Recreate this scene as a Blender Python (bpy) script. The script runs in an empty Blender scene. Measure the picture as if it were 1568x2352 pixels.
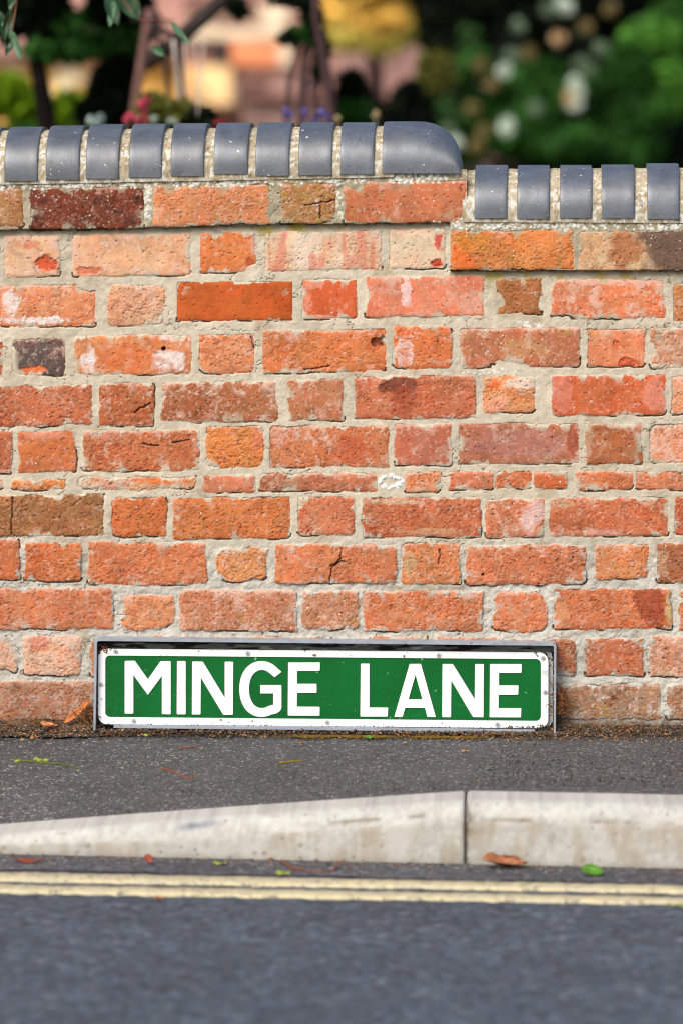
import bpy, bmesh, math, random
import numpy as np
from mathutils import Vector, geometry
R_ = math.radians
scene = bpy.context.scene
COL = scene.collection

# ------------------------------------------------------------------ camera
YAW, PITCH, DIST, F = R_(2.7), R_(4.93), 9.0, 10800.0   # F and picture sizes in units of 1568 x 2352
cd = Vector((-math.sin(YAW)*math.cos(PITCH), math.cos(YAW)*math.cos(PITCH), -math.sin(PITCH)))
cr = Vector((math.cos(YAW), math.sin(YAW), 0))
cu = cr.cross(cd)
_d = cd*F - cu*(1683-1176)
TZ = 0.0
# height of the wall point in the picture's centre above the pavement (the foot of the wall reads at 1683)
C0 = Vector((0, 0, 0)) - cd*DIST
t_ = (0 - C0.y)/_d.y
TZ = -(C0.z + t_*_d.z)
CAM = Vector((0, 0, TZ)) - cd*DIST
cam_data = bpy.data.cameras.new("camera")
cam = bpy.data.objects.new("camera", cam_data); COL.objects.link(cam)
cam.location = CAM
cam.rotation_euler = (math.pi/2-PITCH, 0, YAW)
cam_data.sensor_fit = 'HORIZONTAL'; cam_data.sensor_width = 24.0
cam_data.lens = F/1568*24.0
cam_data.clip_start = 0.1; cam_data.clip_end = 3000
cam_data.dof.use_dof = True
cam_data.dof.focus_distance = DIST - 0.02
cam_data.dof.aperture_fstop = 3.0
scene.camera = cam

# ------------------------------------------------------------------ world, sun, exposure
SUN_EL, SUN_AZ = R_(44), R_(-152)     # azimuth measured from +Y towards +X: from the front left
w = bpy.data.worlds.new("World"); scene.world = w; w.use_nodes = True
nt = w.node_tree
bg = nt.nodes['Background']; sky = nt.nodes.new('ShaderNodeTexSky')
sky.sky_type = 'NISHITA'; sky.sun_disc = False
sky.sun_elevation = SUN_EL; sky.sun_rotation = SUN_AZ
sky.air_density = 0.9; sky.dust_density = 4.0; sky.ozone_density = 0.6
nt.links.new(sky.outputs[0], bg.inputs[0]); bg.inputs[1].default_value = 0.135
sd = bpy.data.lights.new("sun", 'SUN'); so = bpy.data.objects.new("sun", sd); COL.objects.link(so)
sd.energy = 1.55; sd.angle = R_(24); sd.color = (0.96, 0.995, 0.94)
sv = Vector((math.sin(SUN_AZ)*math.cos(SUN_EL), math.cos(SUN_AZ)*math.cos(SUN_EL), math.sin(SUN_EL)))
so.rotation_euler = sv.to_track_quat('Z', 'Y').to_euler(); so.location = (-3, -5, 8)
scene.view_settings.view_transform = 'Standard'; scene.view_settings.look = 'None'
scene.view_settings.exposure = 0.77; scene.view_settings.gamma = 1
scene.view_settings.use_curve_mapping = False
scene.render.engine = 'CYCLES'
scene.cycles.use_denoising = True
scene.cycles.max_bounces = 5
scene.cycles.pixel_filter_type = 'BLACKMAN_HARRIS'; scene.cycles.filter_width = 1.15

# ------------------------------------------------------------------ measuring helpers
def ray(x, y): return cd*F + cr*(x-784) - cu*(y-1176)
def W(x, y, py=0.0):                      # picture point -> point on the vertical plane Y = py
    r = ray(x, y); t = (py-CAM.y)/r.y; return CAM + r*t
def G(x, y, z=0.0):                       # picture point -> point on the level Z = z
    r = ray(x, y); t = (z-CAM.z)/r.z; return CAM + r*t
def B(x, y, dist):                        # picture point at a distance from the camera
    r = ray(x, y); return CAM + r*(dist/F)
def proj(X, Y, Z):                        # arrays -> picture
    dx, dy, dz = X-CAM.x, Y-CAM.y, Z-CAM.z
    dep = dx*cd.x+dy*cd.y+dz*cd.z
    return 784+F*(dx*cr.x+dy*cr.y+dz*cr.z)/dep, 1176-F*(dx*cu.x+dy*cu.y+dz*cu.z)/dep
def lin(c):
    a = np.asarray(c, float)/255.0
    return np.where(a <= .04045, a/12.92, ((a+.055)/1.055)**2.4)
ALB = 0.68                                # display colour -> surface colour under this exposure
def alb(c, k=1.0): return lin(c)*ALB*k

def lattice(seed): return np.random.RandomState(seed).rand(256, 256).astype(np.float32)*2-1
_lat = {}
def vn(u, v, seed):
    if seed not in _lat: _lat[seed] = lattice(seed)
    L = _lat[seed]
    iu = np.floor(u).astype(np.int64); iv = np.floor(v).astype(np.int64)
    fu = u-iu; fv = v-iv
    fu = fu*fu*(3-2*fu); fv = fv*fv*(3-2*fv)
    a = L[iv & 255, iu & 255]; b = L[iv & 255, (iu+1) & 255]
    c = L[(iv+1) & 255, iu & 255]; d = L[(iv+1) & 255, (iu+1) & 255]
    return (a*(1-fu)+b*fu)*(1-fv) + (c*(1-fu)+d*fu)*fv
def fbm(x, y, s, seed, octs=4, gain=.55):
    o = 0; amp = 1; tot = 0
    for k in range(octs):
        o = o + amp*vn(x/s+17.3*k+seed*3.7, y/s+9.1*k+seed*1.9, seed*7+k); tot += amp; amp *= gain; s = s/2.03
    return o/tot*1.6
def sst(a, b, x):
    t = np.clip((x-a)/(b-a), 0, 1); return t*t*(3-2*t)
def mix(a, b, m): return a*(1-m[..., None]) + b*m[..., None]

# ------------------------------------------------------------------ materials
def nodemat(name):
    m = bpy.data.materials.new(name); m.use_nodes = True
    n = m.node_tree.nodes; l = m.node_tree.links
    return m, n, l, n['Principled BSDF']
def pmat(name, rgb=(.5, .5, .5), rough=.8, var=.15, scale=40, bump=.0, bscale=200, attr=None, spec=.3, metal=0,
         speck=None, fine=0.0, bdist=.002, stretch=None, orand=0):
    """procedural material: base colour (or colour attribute) varied by two noises, optional specks and bump"""
    m, n, l, p = nodemat(name)
    tc0 = n.new('ShaderNodeTexCoord'); tc = tc0
    if stretch:
        mpn = n.new('ShaderNodeMapping'); mpn.inputs['Scale'].default_value = stretch; l.new(tc0.outputs['Object'], mpn.inputs[0])
        class _T: outputs = {'Object': mpn.outputs[0]}
        tc = _T
    ns = n.new('ShaderNodeTexNoise'); ns.inputs['Scale'].default_value = scale; ns.inputs['Detail'].default_value = 6
    l.new(tc.outputs['Object'], ns.inputs['Vector'])
    mr = n.new('ShaderNodeMapRange'); mr.inputs[1].default_value = .25; mr.inputs[2].default_value = .75
    mr.inputs[3].default_value = 1-var; mr.inputs[4].default_value = 1+var
    l.new(ns.outputs[0], mr.inputs[0])
    if attr:
        at = n.new('ShaderNodeAttribute'); at.attribute_name = attr; src = at.outputs['Color']
    else:
        rg = n.new('ShaderNodeRGB'); rg.outputs[0].default_value = (*rgb, 1); src = rg.outputs[0]
    val = mr.outputs[0]
    if orand:
        oi = n.new('ShaderNodeObjectInfo'); mo_ = n.new('ShaderNodeMapRange'); mo_.inputs[3].default_value = 1-orand; mo_.inputs[4].default_value = 1+orand
        l.new(oi.outputs['Random'], mo_.inputs[0])
        m0 = n.new('ShaderNodeMath'); m0.operation = 'MULTIPLY'; l.new(val, m0.inputs[0]); l.new(mo_.outputs[0], m0.inputs[1]); val = m0.outputs[0]
    if fine:
        nf = n.new('ShaderNodeTexNoise'); nf.inputs['Scale'].default_value = 900; nf.inputs['Detail'].default_value = 3
        l.new(tc.outputs['Object'], nf.inputs['Vector'])
        mf = n.new('ShaderNodeMapRange'); mf.inputs[1].default_value = .3; mf.inputs[2].default_value = .7
        mf.inputs[3].default_value = 1-fine; mf.inputs[4].default_value = 1+fine
        l.new(nf.outputs[0], mf.inputs[0])
        mm = n.new('ShaderNodeMath'); mm.operation = 'MULTIPLY'; l.new(val, mm.inputs[0]); l.new(mf.outputs[0], mm.inputs[1])
        val = mm.outputs[0]
    vm = n.new('ShaderNodeVectorMath'); vm.operation = 'SCALE'
    l.new(src, vm.inputs[0]); l.new(val, vm.inputs['Scale'])
    out = vm.outputs[0]
    if speck:
        for (sc, lo, hi, col) in speck:
            n2 = n.new('ShaderNodeTexNoise'); n2.inputs['Scale'].default_value = sc; n2.inputs['Detail'].default_value = 4
            l.new(tc.outputs['Object'], n2.inputs['Vector'])
            m2 = n.new('ShaderNodeMapRange'); m2.inputs[1].default_value = lo; m2.inputs[2].default_value = hi
            l.new(n2.outputs[0], m2.inputs[0])
            mx = n.new('ShaderNodeMix'); mx.data_type = 'RGBA'
            l.new(m2.outputs[0], mx.inputs[0]); l.new(out, mx.inputs[6]); mx.inputs[7].default_value = (*col, 1)
            out = mx.outputs[2]
    l.new(out, p.inputs['Base Color'])
    p.inputs['Roughness'].default_value = rough; p.inputs['Specular IOR Level'].default_value = spec
    p.inputs['Metallic'].default_value = metal
    if bump:
        nb = n.new('ShaderNodeTexNoise'); nb.inputs['Scale'].default_value = bscale; nb.inputs['Detail'].default_value = 5
        l.new(tc.outputs['Object'], nb.inputs['Vector'])
        bp = n.new('ShaderNodeBump'); bp.inputs['Strength'].default_value = bump; bp.inputs['Distance'].default_value = bdist
        l.new(nb.outputs[0], bp.inputs['Height']); l.new(bp.outputs[0], p.inputs['Normal'])
    return m

# ------------------------------------------------------------------ object helpers
def link(name, me, mat=None, parent=None):
    o = bpy.data.objects.new(name, me); COL.objects.link(o)
    if mat: me.materials.append(mat)
    if parent: o.parent = parent
    return o
def tag(o, label=None, cat=None, group=None, kind=None):
    if label: o['label'] = label
    if cat: o['category'] = cat
    if group: o['group'] = group
    if kind: o['kind'] = kind
    return o
def empty(name, loc=(0, 0, 0)):
    o = bpy.data.objects.new(name, None); COL.objects.link(o); o.empty_display_size = .05
    o.location = loc; return o
def mesh_np(name, co, faces, smooth=True, col=None, coldom='POINT'):
    """fast mesh from numpy: co (n,3), faces (m,k)"""
    me = bpy.data.meshes.new(name)
    co = np.asarray(co, np.float32); faces = np.asarray(faces, np.int32)
    nf, k = faces.shape
    me.vertices.add(len(co)); me.vertices.foreach_set('co', co.ravel())
    me.loops.add(nf*k); me.loops.foreach_set('vertex_index', faces.ravel())
    me.polygons.add(nf); me.polygons.foreach_set('loop_start', np.arange(0, nf*k, k, dtype=np.int32))
    try: me.polygons.foreach_set('loop_total', np.full(nf, k, np.int32))
    except Exception: pass
    me.update(calc_edges=True)
    if smooth: me.polygons.foreach_set('use_smooth', np.ones(nf, bool))
    if col is not None:
        a = me.color_attributes.new('Col', 'FLOAT_COLOR', coldom) if coldom != 'FACE' else me.attributes.new('Col', 'FLOAT_COLOR', 'FACE')
        c = np.ones((len(col), 4), np.float32); c[:, :3] = col
        a.data.foreach_set('color', c.ravel())
    me.validate()
    return me
def grid_faces(ny, nx, keep=None):
    i = np.arange(ny*nx).reshape(ny, nx)
    f = np.stack([i[:-1, :-1], i[:-1, 1:], i[1:, 1:], i[1:, :-1]], -1)
    if keep is not None: return f[keep]
    return f.reshape(-1, 4)
def bm_obj(name, bm, mat, parent=None, smooth=False):
    me = bpy.data.meshes.new(name)
    bmesh.ops.recalc_face_normals(bm, faces=bm.faces[:])
    bm.to_mesh(me); bm.free()
    if smooth:
        for p in me.polygons: p.use_smooth = True
    return link(name, me, mat, parent)
def box(bm, a, b):
    x0, y0, z0 = a; x1, y1, z1 = b
    vs = [bm.verts.new(v) for v in ((x0,y0,z0),(x1,y0,z0),(x1,y1,z0),(x0,y1,z0),(x0,y0,z1),(x1,y0,z1),(x1,y1,z1),(x0,y1,z1))]
    for f in ((0,3,2,1),(4,5,6,7),(0,1,5,4),(1,2,6,5),(2,3,7,6),(3,0,4,7)): bm.faces.new([vs[i] for i in f])
def prism(bm, loops, yb, yf, inset=None):
    """loops: lists of (x,z); first outer, others holes. cap at yf (front), walls back to yb"""
    pts = [[Vector((p[0], p[1], 0)) for p in lp] for lp in loops]
    tris = geometry.tessellate_polygon(pts)
    flat = [p for lp in pts for p in lp]
    fr = [bm.verts.new((p.x, yf, p.y)) for p in flat]
    bk = [bm.verts.new((p.x, yb, p.y)) for p in flat]
    for t in tris:
        try: bm.faces.new([fr[i] for i in t])
        except Exception: pass
    o = 0
    for lp in pts:
        n = len(lp)
        for i in range(n):
            a, b_ = o+i, o+(i+1) % n
            bm.faces.new((fr[a], bk[a], bk[b_], fr[b_]))
        o += n
def rrect(x0, z0, x1, z1, r, n=6):
    out = []
    for cx, cz, a0 in ((x1-r, z1-r, 0), (x0+r, z1-r, 90), (x0+r, z0+r, 180), (x1-r, z0+r, 270)):
        for k in range(n+1):
            a = R_(a0+90*k/n); out.append((cx+r*math.cos(a), cz+r*math.sin(a)))
    return out
def tube_bm(bm, pts, rad, seg=8):
    """pts list of Vector; rad list or float"""
    n = len(pts); rings = []
    if not hasattr(rad, '__len__'): rad = [rad]*n
    up = Vector((.3, .2, 1)).normalized()
    for i, p in enumerate(pts):
        t = (pts[min(i+1, n-1)]-pts[max(i-1, 0)]).normalized()
        a = t.cross(up)
        if a.length < 1e-3: a = t.cross(Vector((1, 0, 0)))
        a.normalize(); b_ = t.cross(a).normalized()
        rings.append([bm.verts.new(p+(a*math.cos(2*math.pi*k/seg)+b_*math.sin(2*math.pi*k/seg))*rad[i]) for k in range(seg)])
    for i in range(n-1):
        for k in range(seg):
            bm.faces.new((rings[i][k], rings[i][(k+1) % seg], rings[i+1][(k+1) % seg], rings[i+1][k]))
    bm.faces.new(rings[0][::-1]); bm.faces.new(rings[-1])

#SECTION_WALL
# ------------------------------------------------------------------ the brick wall
# every brick as it stands in the picture: x0, y0, x1, y1, colour, options
BR = []
def b(x0, y0, x1, y1, c, **o): BR.append((x0, y0, x1, y1, c, o))
PALE = (231, 207, 188); WHT = (240, 232, 228)
# protruding course under the coping, left
b(-212, 432, -92, 527, (190,110,75)); b(-75, 432, 55, 521, (176,108,72), k=.2, moss=.5, dots=14)
b(72, 430, 333, 525, (122,62,44), k=.75, w=.1, dots=45, rough=1.2)
b(355, 423, 624, 516, (216,126,90), cuts=[(402,420,30,9),(628,440,7,14)], dots=40, moss=.35, w=.25)
b(645, 419, 772, 511, (168,106,68), moss=.8, w=.3, dots=25, rough=1.5, k=.2, crack=[(700,470,772,458),(735,500,735,470)])
b(790, 415, 1070, 511, (198,98,70), cuts=[(812,414,38,18),(1070,505,22,12)], dots=22, moss=.3, w=.15, k=.2)
# second course
b(-300, 541, -30, 637, (215,140,110)); b(10, 540, 138, 635, (226,166,138), w=.55, pat=[(112,606,30,26,(205,92,58),1,-.003),(70,560,18,10,(215,110,80),.6,0)])
b(168, 536, 438, 634, (224,158,128), w=.6, pat=[(205,622,30,10,(215,105,70),.7,-.002)])
b(461, 533, 587, 627, (222,110,62), w=.12, cuts=[(585,620,20,12),(500,534,14,6)], pat=[(585,560,10,30,(225,165,145),.9,0),(575,600,14,10,(200,90,60),.8,-.002)])
b(610, 530, 877, 621, (224,176,152), w=.5, band=1)
b(894, 524, 1022, 617, (228,190,168), w=.5, pat=[(1010,556,13,20,(208,95,75),1,0),(1003,604,18,9,(200,85,58),1,-.002)])
b(1036, 528, 1318, 618, (222,120,68), w=.1, moss=.4, dots=16, pat=[(1060,575,30,40,(228,110,48),.7,0),(1085,555,40,26,(205,135,60),.6,0)])
b(1327, 531, 1592, 622, (205,155,122), w=.5, dots=22, pat=[(1440,575,50,60,(172,108,70),.85,0),(1540,580,80,75,(108,84,72),.95,0)])
b(1610, 533, 1740, 623, (190,110,80)); b(1757, 534, 2025, 624, (205,110,75))
# third
b(-62, 655, 221, 750, (222,128,94), w=.35, rough=1.4, cuts=[(210,652,32,15)], pat=[(22,690,22,30,WHT,.9,0),(95,735,70,9,WHT,.85,0),(15,735,20,10,WHT,.7,0)])
b(247, 652, 379, 747, (220,146,120), r=16, w=.35, rough=1.3, pit=2)
b(407, 646, 672, 737, (198,88,42), w=0, r=3, rough=.5, smooth=1, dots=0, cuts=[(545,740,16,5)], spots=30)
b(693, 639, 820, 732, (206,92,56), w=.1, smooth=1, pat=[(715,650,28,14,(228,150,125),.8,0),(735,728,60,5,(230,170,150),.7,0),(705,690,10,30,(226,150,125),.6,0)])
b(840, 633, 1112, 727, (224,126,98), w=.35, smooth=1, pat=[(933,672,12,36,(232,200,195),.8,0),(1080,690,45,35,(226,172,148),.6,0)])
b(1141, 640, 1243, 722, (166,90,55), w=.05, rough=1.8, cuts=[(1140,690,18,18),(1243,700,6,20)], dots=0, moss=.2)
b(1266, 641, 1528, 731, (226,112,78), w=.6, rough=1.6, cuts=[(1290,738,36,16)], r=12, moss=.15)
b(1545, 649, 1680, 735, (208,118,76)); b(1700, 645, 1965, 735, (200,100,70))
# fourth
b(-262, 782, 8, 864, (192,88,58)); b(28, 777, 151, 862, (104,86,80), k=.45, w=.45, r=14, pat=[(75,850,30,12,(222,118,72),1,-.002),(60,790,30,10,(120,90,80),.6,0)])
b(170, 769, 440, 860, (218,120,78), w=.4, r=10, pat=[(207,826,20,28,WHT,.95,0),(385,828,34,28,WHT,.9,0),(405,776,40,8,WHT,.7,0),(290,820,80,30,(214,105,52),.5,0)], hole=[(376,800,5,5)])
b(457, 768, 584, 858, (221,122,88), w=.3, r=8, crack=[(575,770,582,800)])
b(602, 757, 887, 855, (211,106,64), w=.25, rough=1.3, cuts=[(862,856,22,6)], pat=[(868,783,16,12,(120,62,40),.9,-.005)], crack=[(700,850,760,840)])
b(903, 748, 1038, 846, (219,104,64), w=.15, r=12, pat=[(925,810,22,34,WHT,.6,0)])
b(1056, 753, 1330, 843, (188,98,74), w=.35, r=6, cuts=[(1165,845,50,16),(1230,850,60,8)], pat=[(1190,800,60,30,(190,150,100),.4,0)], dots=60, dotc=(1190,805,75,40), moss=.5)
b(1350, 755, 1481, 842, (224,124,92), w=.2, cuts=[(1443,848,20,8)], r=5, pat=[(1415,793,11,11,(215,108,70),.9,-.003),(1440,835,34,14,(210,96,62),.9,-.002)])
b(1492, 751, 1700, 845, (202,130,108), w=.5, cuts=[(1494,800,8,16)])
b(1718, 752, 1850, 845, (210,110,75))
# fifth
b(-80, 885, 210, 978, (192,92,66), w=.3, pit=1.5, rough=1.3)
b(227, 880, 354, 978, (174,78,50), w=.3, crack=[(310,945,345,925)])
b(370, 877, 640, 969, (168,86,60), w=.5, k=.25, rough=1.5, cuts=[(640,905,7,30)])
b(660, 870, 790, 966, (180,98,72), w=.4, k=.25, rough=1.3)
b(815, 864, 1093, 961, (192,92,68), w=.25, pat=[(915,885,55,24,(105,50,38),.75,0),(930,915,40,40,(160,70,45),.6,0)], cuts=[(875,862,18,6)])
b(1108, 863, 1229, 949, (226,136,94), w=.25, r=8, pat=[(1130,880,20,16,(228,108,56),.8,0),(1195,878,34,14,(232,205,185),.9,0),(1145,925,30,20,(230,165,140),.5,0)])
b(1266, 862, 1528, 954, (206,86,54), w=.3, r=8, dots=14, pat=[(1505,910,28,44,(222,140,115),.8,0),(1290,905,26,45,(212,128,108),.6,0)])
b(1541, 862, 1812, 950, (226,142,112), w=.4); b(1830, 863, 1960, 950, (190,90,62))
# sixth
b(-240, 992, 28, 1088, (186,86,62), w=.3); b(42, 990, 175, 1085, (200,94,56), w=.25, pat=[(108,998,60,9,(208,140,115),.7,0)])
b(190, 988, 460, 1081, (188,92,62), w=.2, pat=[(250,998,70,10,(210,140,118),.6,0)], crack=[(330,1020,365,1022),(395,1018,435,1008)])
b(475, 978, 606, 1074, (216,116,66), w=.1, r=14, pit=1.6, pat=[(592,1010,14,36,(210,125,100),.6,0)])
b(620, 978, 893, 1073, (202,104,72), w=.4, pat=[(640,1000,20,26,(222,170,150),.5,0),(805,1030,50,30,(190,88,55),.5,0)], dots=8)
b(906, 973, 1037, 1069, (188,102,80), w=.3, r=4, smooth=1)
b(1054, 973, 1328, 1066, (170,92,76), w=.4, pat=[(1200,1020,120,36,(182,122,112),.5,0),(1315,1015,14,44,(160,72,44),.7,0)], k=.15)
b(1344, 973, 1475, 1065, (166,80,52), w=.25, pat=[(1352,1000,12,40,(190,150,120),.8,0)])
b(1492, 973, 1660, 1062, (224,136,112), w=.6, r=14); b(1680, 973, 1945, 1062, (190,90,65))
# thin course of cut bricks
b(-110, 1101, 8, 1124, (224,112,66)); b(28, 1101, 151, 1125, (224,116,64), w=.1, pit=1.5)
b(180, 1094, 450, 1126, (212,148,118), w=.3, rough=2.2, pit=2, r=8, pat=[(370,1104,60,7,(226,118,60),.9,0),(250,1112,50,12,(205,150,130),.8,0)])
b(466, 1090, 587, 1132, (206,112,88), w=.2, r=6); b(597, 1086, 866, 1129, (178,92,70), w=.3, k=.15)
b(930, 1085, 1013, 1130, (214,120,86), w=.3); b(1028, 1083, 1133, 1124, (200,100,76), r=6)
b(1137, 1083, 1222, 1123, (198,96,66), r=8); b(1226, 1083, 1303, 1122, (200,90,54), r=8)
b(1322, 1083, 1452, 1125, (206,98,66), r=5); b(1459, 1083, 1592, 1125, (208,112,84), w=.35); b(1606, 1083, 1870, 1125, (200,100,70))
# lower courses
b(-35, 1136, 240, 1231, (160,92,62), k=.12, w=.12, crack=[(28,1140,28,1228)], r=3)
b(258, 1141, 384, 1232, (202,94,54), pit=2, w=.1, rough=1.4, r=8)
b(397, 1142, 667, 1238, (199,98,58), pit=1.5, w=.15, k=.15)
b(683, 1140, 815, 1230, (198,112,82), w=.25, smooth=1, r=10)
b(832, 1142, 1103, 1234, (190,90,64), w=.2, k=.15, pat=[(905,1152,60,7,(205,180,150),.7,0),(990,1222,80,9,(200,150,115),.8,0)])
b(1115, 1145, 1250, 1235, (202,108,82), w=.55, pat=[(1215,1190,34,40,(226,190,182),.8,0)])
b(1262, 1141, 1535, 1232, (194,90,64), w=.3, pat=[(1290,1155,25,12,(198,160,125),.8,0),(1390,1222,60,8,(222,170,155),.6,0)])
b(1549, 1142, 1690, 1230, (190,82,56)); b(1707, 1142, 1970, 1230, (200,95,66))
b(-230, 1240, 46, 1332, (192,92,62), k=.15); b(58, 1245, 187, 1335, (202,98,62), r=6, pit=1.3)
b(202, 1246, 474, 1343, (205,106,74), rough=1.5, pit=1.5, w=.2, r=6)
b(497, 1258, 615, 1334, (216,130,88), rough=2, r=14, pit=1.8, w=.3)
b(633, 1250, 911, 1341, (205,106,74), rough=1.3, w=.25, r=8, crack=[(786,1258,783,1284),(783,1284,760,1306),(760,1306,756,1340),(760,1300,790,1288)])
b(922, 1248, 1057, 1342, (208,114,78), r=8, w=.2, pat=[(942,1295,16,26,(192,158,118),.85,0)], crack=[(1012,1262,1008,1295)])
b(1070, 1252, 1345, 1343, (202,104,76), rough=1.6, w=.3, pit=1.6, r=7, hole=[(1108,1319,2.5,2.5)])
b(1365, 1250, 1487, 1329, (216,122,84), rough=1.4, w=.3, r=6)
b(1507, 1248, 1640, 1340, (164,84,60), w=.1, pat=[(1520,1290,16,48,(186,140,108),.95,0)]); b(1658, 1248, 1925, 1340, (200,100,70))
b(-20, 1351, 260, 1445, (206,108,78), rough=1.3, w=.15, r=5, pit=1.2); b(-170, 1351, -38, 1445, (190,90,60)); b(-458, 1351, -188, 1445, (200,100,70))
b(280, 1366, 400, 1446, (213,120,86), rough=2, r=16, pit=1.8, w=.25, moss=.1)
b(413, 1355, 682, 1449, (192,108,84), rough=1.1, r=10, w=.4, moss=.3, dots=10)
b(691, 1357, 824, 1447, (192,116,92), r=12, w=.35, moss=.35, dots=18)
b(833, 1358, 1110, 1451, (206,106,74), rough=1.4, r=4, w=.2, dots=5)
b(1132, 1360, 1257, 1450, (209,108,76), rough=1.8, r=18, w=.2, pit=1.5)
b(1273, 1353, 1542, 1445, (206,98,64), rough=1.2, w=.1, r=4, pat=[(1500,1400,40,60,(150,66,44),.75,0),(1538,1395,10,40,(200,170,120),.9,0),(1290,1400,18,30,(200,150,110),.5,0)])
b(1558, 1357, 1690, 1448, (208,110,80)); b(1708, 1357, 1975, 1448, (200,100,70))
b(-235, 1459, 40, 1542, (216,150,128), rough=1.8, w=.6, r=10); b(52, 1460, 187, 1550, (222,158,138), rough=1.4, r=8, w=.75, pat=[(90,1475,28,20,(205,95,62),.5,0)])
b(206, 1462, 330, 1556, (178,110,88), w=.3); b(345, 1461, 470, 1556, (206,118,92)); b(482, 1463, 760, 1556, (190,130,95), moss=.2); b(778, 1464, 985, 1556, (200,125,100), rough=2)
b(1000, 1466, 1140, 1556, (206,115,88), rough=2); b(1155, 1468, 1322, 1553, (168,88,64), r=16, k=.25, w=.15)
b(1342, 1465, 1477, 1553, (180,90,66), r=3, w=.2); b(1490, 1462, 1760, 1555, (212,136,114), rough=1.4, w=.65, r=10); b(1775, 1462, 1905, 1555, (200,110,80))
b(-60, 1563, 216, 1655, (166,98,82), w=.25, k=.15, gr=.5, r=5); b(232, 1565, 370, 1655, (160,95,80)); b(385, 1565, 650, 1655, (160,95,80)); b(670, 1565, 1270, 1655, (160,95,80))
b(1288, 1571, 1518, 1652, (156,98,80), w=.3, k=.2, gr=.8, moss=.25, r=6, rough=1.3); b(1532, 1570, 1800, 1655, (156,90,70), w=.2, gr=.5, r=6)
b(-205, 1563, -78, 1655, (166,98,82)); b(1818, 1570, 1950, 1655, (156,90,70))

# the same courses carried on beyond the picture, stretcher and header in turn
rows = {}
for q in BR: rows.setdefault(round(q[1]/22), []).append(q)
def near_row(y0, y1):
    ov = [q for q in BR if min(q[3], y1)-max(q[1], y0) > .5*(y1-y0)]
    return min(q[0] for q in ov), max(q[2] for q in ov)
rnd = random.Random(4)
PALS = [(200,96,60),(206,106,72),(190,90,62),(216,124,88),(178,84,56),(222,140,112),(198,104,76)]
for (y0, y1, sl) in ((432,525,1),(541,636,0),(655,748,0),(777,862,0),(885,976,0),(991,1086,0),(1101,1125,0),(1138,1231,0),(1245,1334,0),(1353,1446,0),(1460,1545,0),(1563,1655,0)):
    lo, _ = near_row(y0, y1); x = lo; k = rnd.randint(0, 1)
    while x > -1500:
        L = 268 if k else 128; k = 1-k
        b(x-16-L, y0+2, x-16, y1+2, rnd.choice(PALS), w=rnd.uniform(.1, .5)); x -= 16+L
for (y0, y1) in ((533,623),(641,733),(752,845),(863,950),(973,1064),(1083,1125),(1141,1232),(1249,1341),(1355,1447),(1463,1555),(1570,1655)):
    _, hi = near_row(y0, y1); x = hi; k = rnd.randint(0, 1)
    while x < 3000:
        L = 268 if k else 128; k = 1-k
        b(x+16, y0, x+16+L, y1, rnd.choice(PALS), w=rnd.uniform(.1, .5)); x += 16+L

def top_left(px):  return np.interp(px, [0, 860, 1070], [415, 400, 396]) - 9
def top_right(px): return np.interp(px, [1060, 1570], [501, 503]) - 8
def botA(px): return np.interp(px, [-1500, 75, 333, 624, 1070], [545, 526, 523, 515, 510])
XSTEP = 1072

xl, xr = W(-40, 900).x, W(1610, 900).x
xs = np.concatenate([np.arange(-1.75, xl, .005), np.arange(xl, xr, .00145), np.arange(xr, 1.95, .005)])
zs = np.arange(-.02, W(0, 380).z, .0015)
XX, ZZ = np.meshgrid(xs, zs)
PX, PY = proj(XX, 0*XX, ZZ)
PX = PX.astype(np.float32); PY = PY.astype(np.float32)
ny, nx = PX.shape
prot = ((PY < botA(PX)+fbm(PX, PX*0, 60, 3, 2)*2) & (PX < XSTEP)) | ((PY < 620+fbm(PX, PX*0, 50, 5, 2)*2) & (PX > 1034) & (PY > 498))
Hh = (-.0021 + .0016*fbm(PX, PY, 45, 11, 5) + .00045*fbm(PX, PY, 9, 12, 3)).astype(np.float32)
low = sst(1180, 1320, PY)                      # rougher, greyer bedding low down
Hh += low*(-.002+.0030*fbm(PX, PY, 22, 13, 4))
cr_ = np.abs(fbm(PX, PY*1.6, 55, 14, 4))       # fine cracks in the mortar
crk = (1-sst(.0, .035, cr_))*sst(.0, .5, fbm(PX, PY, 160, 15, 2)+.15+.35*low)
Hh -= .0035*crk
mc = mix(alb((208,196,174))[None, None]*np.ones(PX.shape+(1,)), alb((200,194,182)), low)
n1 = fbm(PX, PY, 120, 16, 4); n2 = fbm(PX, PY, 14, 17, 4); n3 = fbm(PX, PY, 4, 18, 2)
mc = mc*(1+.10*n1+.09*n2+.06*n3)[..., None]
mc = mix(mc, alb((170,150,120)), sst(.25, .9, fbm(PX, PY, 70, 19, 4))*.5)
# stained, lichened mortar below the coping and under the overhangs
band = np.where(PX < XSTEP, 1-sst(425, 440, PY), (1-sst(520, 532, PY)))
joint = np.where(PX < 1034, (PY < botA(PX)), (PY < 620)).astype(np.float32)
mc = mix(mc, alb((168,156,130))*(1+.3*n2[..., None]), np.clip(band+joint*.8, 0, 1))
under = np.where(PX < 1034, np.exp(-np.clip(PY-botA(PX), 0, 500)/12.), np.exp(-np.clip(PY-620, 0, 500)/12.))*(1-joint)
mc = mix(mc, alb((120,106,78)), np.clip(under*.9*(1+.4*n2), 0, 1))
mossm = np.clip(sst(.15, .6, fbm(PX, PY, 40, 21, 4)), 0, 1)
mline = np.where(PX < 1034, np.exp(-np.abs(PY-botA(PX)-10)/16.)*np.exp(-((PX-660)/110.)**2)*1.2, np.exp(-np.abs(PY-633)/14.)*sst(1040, 1120, PX)*.8)
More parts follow.
